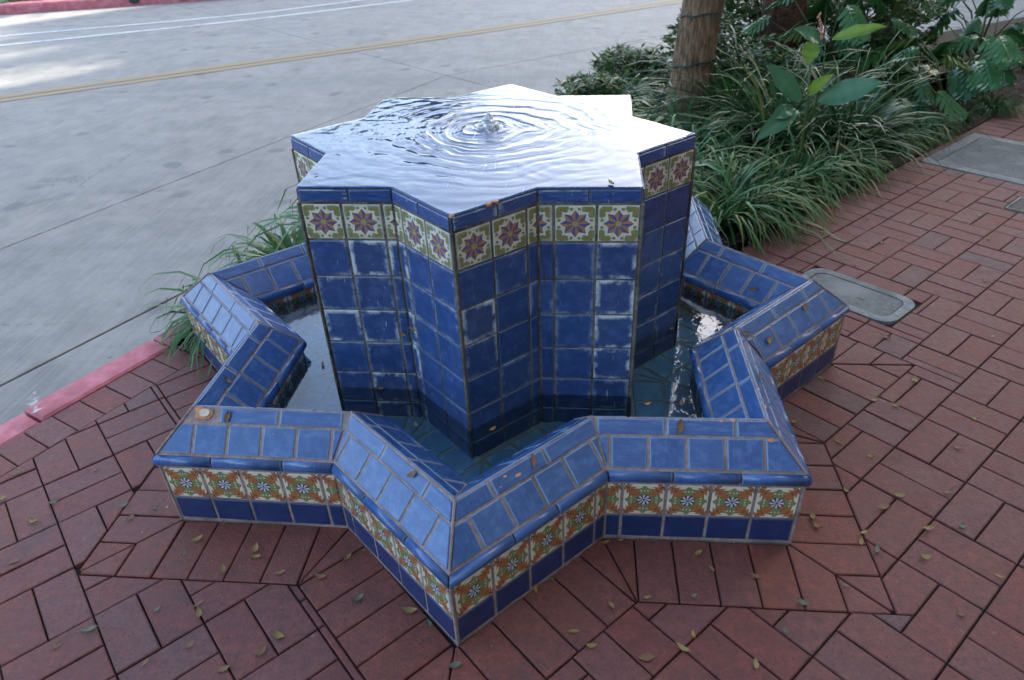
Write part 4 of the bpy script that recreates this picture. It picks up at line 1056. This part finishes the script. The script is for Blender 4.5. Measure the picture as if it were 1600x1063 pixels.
def shrub(x, y, h, r, n, label, seed, mat=M_shrub, lw_=.022, ll=.06, cat='shrub', zc=.15, name='shrub'):
    rr = random.Random(seed); root = meta(empty(name, (x, y, 0)), label, cat, 'dark shrubs at the back of the bed'); mb = MB(); V = []; F = []; T = []
    for k in range(8):
        a = rr.uniform(0, 6.28); mb.tube([(0, 0, 0), (r * .3 * math.cos(a), r * .3 * math.sin(a), h * .4), (r * .7 * math.cos(a), r * .7 * math.sin(a), h * rr.uniform(.7, 1))], [.012, .008, .003], 5)
    mb.build('stems', M_bark2, root)
    for k in range(n // 7):
        a = rr.uniform(0, 6.28); d = r * rr.random() ** .5; c = Vector((d * math.cos(a), d * math.sin(a), h * (zc + (1 - zc) * rr.random() * (1 - .35 * (d / r) ** 2))))
        tone0 = rr.random()
        for j in range(7):
            az = rr.uniform(0, 6.28); el = rr.uniform(-.5, .7); dv = Vector((math.cos(az) * math.cos(el), math.sin(az) * math.cos(el), math.sin(el))); sd_ = dv.cross(Vector((0, 0, 1))).normalized()
            l = ll * rr.uniform(.6, 1.3); w_ = lw_ * rr.uniform(.6, 1.2); b = len(V); up = sd_.cross(dv)
            V += [c, c + dv * l * .5 + sd_ * w_ + up * w_ * .3, c + dv * l, c + dv * l * .5 - sd_ * w_ + up * w_ * .3]; F += [(b, b + 1, b + 2), (b, b + 2, b + 3)]; T += [min(1, tone0 * .5 + rr.random() * .5)] * 4
    o = part('foliage', V, F, mat, root); at = o.data.attributes.new('tone', 'FLOAT', 'POINT'); at.data.foreach_set('value', T)
shrub(*AB(3.75, -1.95), .62, .34, 2200, 'dark leafy shrub just right of the wrapped trunk', 31)
shrub(*AB(5.0, -2.2), 1.0, .5, 3200, 'tall dark shrub between the second and third trunks', 32)
shrub(*AB(4.9, -2.0), 1.15, .6, 3800, 'tall dark shrub behind the third trunk', 33)
shrub(*AB(4.9, -1.1), .85, .45, 3000, 'dark shrub by the shaggy third trunk', 34)
shrub(*AB(2.75, -2.2), .24, .30, 1200, 'low bright-leaved shrub left of the wrapped trunk', 35, M_shrub, .016, .09)
shrub(*AB(3.6, -2.6), .28, .34, 1400, 'low bright-leaved shrub at the kerb beyond the trunk', 36, M_shrub, .016, .09)
shrub(*AB(6.6, -2.7), 1.3, .6, 3200, 'dark shrub furthest back by the road', 37)
shrub(*AB(3.4, -1.15), .55, .36, 1800, 'dark shrub behind the tall upright grass', 38)

# trees
def trunk(pts, rad, n, mat, seed, rough_=.04):
    V = []; F = []; P = smooth_line([Vector(p) for p in pts], 22); m = len(P)
    for i, p in enumerate(P):
        p = Vector(p); t = i / (m - 1); r = rad[0] + (rad[1] - rad[0]) * t
        if t < .15: r *= 1 + .35 * (1 - t / .15) ** 2
        for k in range(n):
            a = 2 * math.pi * k / n; q = Vector((math.cos(a) * 5, math.sin(a) * 5, p.z * 1.6 + seed)); rr = r * (1 + rough_ * noise.noise(q) + rough_ * .8 * noise.noise(q * 3) + rough_ * 1.1 * abs(noise.noise(Vector((math.cos(a) * 9, math.sin(a) * 9, p.z * 3)))))
            V.append((p.x + rr * math.cos(a), p.y + rr * math.sin(a), p.z))
    for i in range(m - 1):
        for k in range(n): F.append((i * n + k, i * n + (k + 1) % n, (i + 1) * n + (k + 1) % n, (i + 1) * n + k))
    return V, F, P
def tree(name, base, pts, rad, mat, label, crown, seed, wires=None, rough_=.05):
    root = meta(empty(name, (*base, 0)), label, 'tree'); V, F, P = trunk(pts, rad, 64, mat, seed, rough_); part('trunk', V, F, mat, root, smooth=True)
    top = Vector(pts[-1]); rr = random.Random(seed)
    if crown:
        R, H, n, sz = crown; mb = MB(); V = []; F = []; T = []; tips = []
        for k in range(9):
            a = 2.4 * k; e = top + Vector((R * .75 * math.cos(a) * rr.uniform(.6, 1), R * .75 * math.sin(a) * rr.uniform(.6, 1), H * rr.uniform(.25, .9))); mb.tube([top - Vector((0, 0, .1)), top.lerp(e, .5) + Vector((0, 0, .2)), e], [rad[1] * .6, rad[1] * .35, .02], 6); tips.append(e)
        mb.build('branches', mat, root)
        for k in range(n):
            c = rr.choice(tips) + Vector((rr.gauss(0, R * .24), rr.gauss(0, R * .24), rr.gauss(0, H * .2))); dv = Vector((rr.uniform(-1, 1), rr.uniform(-1, 1), rr.uniform(-.8, .5))).normalized(); sd_ = dv.cross(Vector((0, .3, 1))).normalized() * sz * .45; l = sz * rr.uniform(.7, 1.3); b = len(V)
            V += [c, c + dv * l * .5 + sd_, c + dv * l, c + dv * l * .5 - sd_]; F.append((b, b + 1, b + 2, b + 3)); T += [rr.random()] * 4
        o = part('crown', V, F, M_crown, root); at = o.data.attributes.new('tone', 'FLOAT', 'POINT'); at.data.foreach_set('value', T)
    return root, P
t1b = (1.055, 3.18)
t1, P1 = tree('street_tree', t1b, [(0, 0, 0), (.03, .02, .5), (.085, .03, 1.1), (.16, .05, 1.8), (.25, .1, 3.0), (.3, .1, 6.2)], (.150, .10), M_bark, 'leaning tree trunk wrapped with thin green light wire beside the fountain', (2.2, 2.2, 2600, .12), 41, rough_=.05)
tree('rough_trunk_tree', (1.92, 4.1), [(0, 0, 0), (-.03, 0, .5), (-.05, 0, 1.0), (-.03, .05, 2.2), (0, 0, 6)], (.17, .13), M_bark2, 'dark rough trunk behind the grass right of the wrapped tree', (2.0, 2.0, 2400, .12), 42, rough_=.12)
tree('shaggy_trunk_tree', (3.05, 4.95), [(0, 0, 0), (.06, .0, .5), (.16, 0, 1.0), (.22, .05, 2.2), (.3, 0, 5)], (.15, .12), M_bark2, 'dark shaggy trunk deep in the shrubs at the upper right', (2.0, 2.0, 2400, .12), 43, rough_=.14)
# wires round the first trunk
lw2 = meta(empty('light_wire', (*t1b, 0)), 'thin green string-light wire wound round the leaning trunk', 'light string')
for z0, tilt in ((.40, .03), (.72, .02), (1.04, .04), (1.36, .03), (1.66, .04)):
    P = min(P1, key=lambda p: abs(p[2] - z0)); t = z0 / 6.2; r = (.150 - .04 * t) * 1.07; pts = [(P[0] + r * math.cos(a), P[1] + r * math.sin(a), z0 + tilt * math.sin(a + 1.9) + .006 * math.sin(a * 7)) for a in [2 * math.pi * k / 30 for k in range(31)]]
    mb = MB(); mb.tube(pts, .0055, 6)
    for k in (20, 24, 27): x, y, z = pts[k]; d = Vector((x - P[0], y - P[1], 0)).normalized(); mb.tube([(x, y, z), Vector((x, y, z)) + d * .012 + Vector((0, 0, -.012)), Vector((x, y, z)) + d * .018 + Vector((0, 0, -.03))], [.005, .0055, .002], 5)
    mb.build('wire_loop', M_wire, lw2, True)
# post at the right edge
po = meta(empty('wooden_post', (4.02, 4.46, 0)), 'tan wooden post standing in the bed at the upper right edge', 'post'); mb = MB(); mb.box(-.05, .05, -.05, .05, 0, 1.5); mb.build('shaft', M_post, po); mb = MB(); mb.box(-.06, .06, -.06, .06, 1.5, 1.53); mb.build('cap', M_post, po)
# lawn blades at the far side
V = []; F = []; T = []
for _ in range(5200):
    t = random.random(); i = random.choice([2, 2, 3]); a = Vector(FKP[i]).lerp(Vector(FKP[i + 1]), t); n = Vector((-.33, .94)) * (.42 + random.random() ** 1.6 * 2.2); x, y = a.x + n.x, a.y + n.y; an = random.uniform(0, 6.28); h = random.uniform(.04, .13); b = len(V); l = .012
    V += [(x - l * math.cos(an), y - l * math.sin(an), .02), (x + l * math.cos(an), y + l * math.sin(an), .02), (x + random.uniform(-.05, .05), y + random.uniform(-.05, .05), .02 + h)]; F.append((b, b + 1, b + 2)); T += [random.random()] * 3
o = part('grass', V, F, M_lawn, None); at = o.data.attributes.new('tone', 'FLOAT', 'POINT'); at.data.foreach_set('value', T); meta(o, 'sunlit yellow-green grass behind the far red kerb', 'grass', kind='stuff')

# ------------------------------------------------------------------ unseen buildings and trees added to shade the street and darken reflections
def building(name, label, s0, s1, H, off=5.6, depth=9):
    org = Vector((off, 0)); d = Vector((.7193, .6947)); n = Vector((.6947, -.7193)); root = meta(empty(name, (*(org + d * (s0 + s1) / 2), 0)), label, 'building')
    M = Matrix(((d.x, n.x, 0, 0), (d.y, n.y, 0, 0), (0, 0, 1, 0), (0, 0, 0, 1))); L = (s1 - s0) / 2; mb = MB(); mb.box(-L, L, 0, depth, -.1, H, M); mb.build('walls', M_stucco, root)
    mb = MB(); mb.box(-L - .1, L + .1, -.25, depth + .1, H, H + .3, M); mb.build('cornice', M_terra, root)
    k = -L + 1.2
    while k < L - 1.5:
        for z0, z1 in ((.5, 2.6), (3.9, 5.6), (7, 8.6)):
            if z1 < H - .5:
                mb = MB(); mb.box(k, k + 1.4, -.04, .02, z0, z1, M); mb.build('window', M_plast, root)
        k += 2.7
building('side_shade_building', 'stucco shop building along the right side of the walk', -14, 21.5, 14)  # added out of view; blocks skylight so the right-hand bricks darken
def sp(s_, p_):                             # s along the sun's azimuth, p across it
    e = Vector((math.cos(R_(SUN_AZ)), math.sin(R_(SUN_AZ)))); f = Vector((e.y, -e.x)); return e * s_ + f * p_
o_ = sp(36, 0); root = meta(empty('sun_block_building', (*o_, 0), R_(SUN_AZ)), 'tall stucco building closing the far end of the walk', 'building')  # added out of view, set across the sun's azimuth to block it
mb = MB(); mb.box(0, 12, -9, 7.9, -.1, 24); mb.build('walls', M_stucco, root)
mb = MB(); mb.box(-.3, 12.3, -9.3, 8.2, 24, 24.5); mb.build('cornice', M_terra, root)
for z in (1, 5, 9, 13, 17, 20.5):
    for y in range(-8, 6, 3):
        mb = MB(); mb.box(-.05, .02, y, y + 1.3, z, z + 2); mb.build('window', M_plast, root)
mb = MB(); mb.box(0.1, 12, 7.95, 13, -.1, 16.0); mb.build('wing', M_stucco, root)  # kept low so sun passes over it onto one patch of road
tree('shadow_edge_tree', tuple(sp(32.5, -9.6)), [(0, 0, 0), (.1, 0, 5), (.2, .1, 12)], (.3, .2), M_bark, 'tall slender tree in front of the low wing of the far building', (2.6, 2.0, 1500, .3), 61)  # added out of view; its crown breaks up the wing's shadow edge
tree('street_tree', (-6.5, 20.5), [(0, 0, 0), (.05, 0, 1.5), (.1, .05, 3.6)], (.15, .1), M_bark, 'round leafy tree on the lawn across the road', (3.0, 2.2, 6000, .22), 62)  # added out of view to give the back left pedestal water a dark reflection
tree('street_tree', (-12.5, 19.5), [(0, 0, 0), (.05, 0, 1.5), (-.1, .05, 4.2)], (.15, .1), M_bark, 'second leafy tree on the lawn, farther left', (3.0, 2.4, 6000, .22), 63)  # added out of view, widens that dark reflection to the left
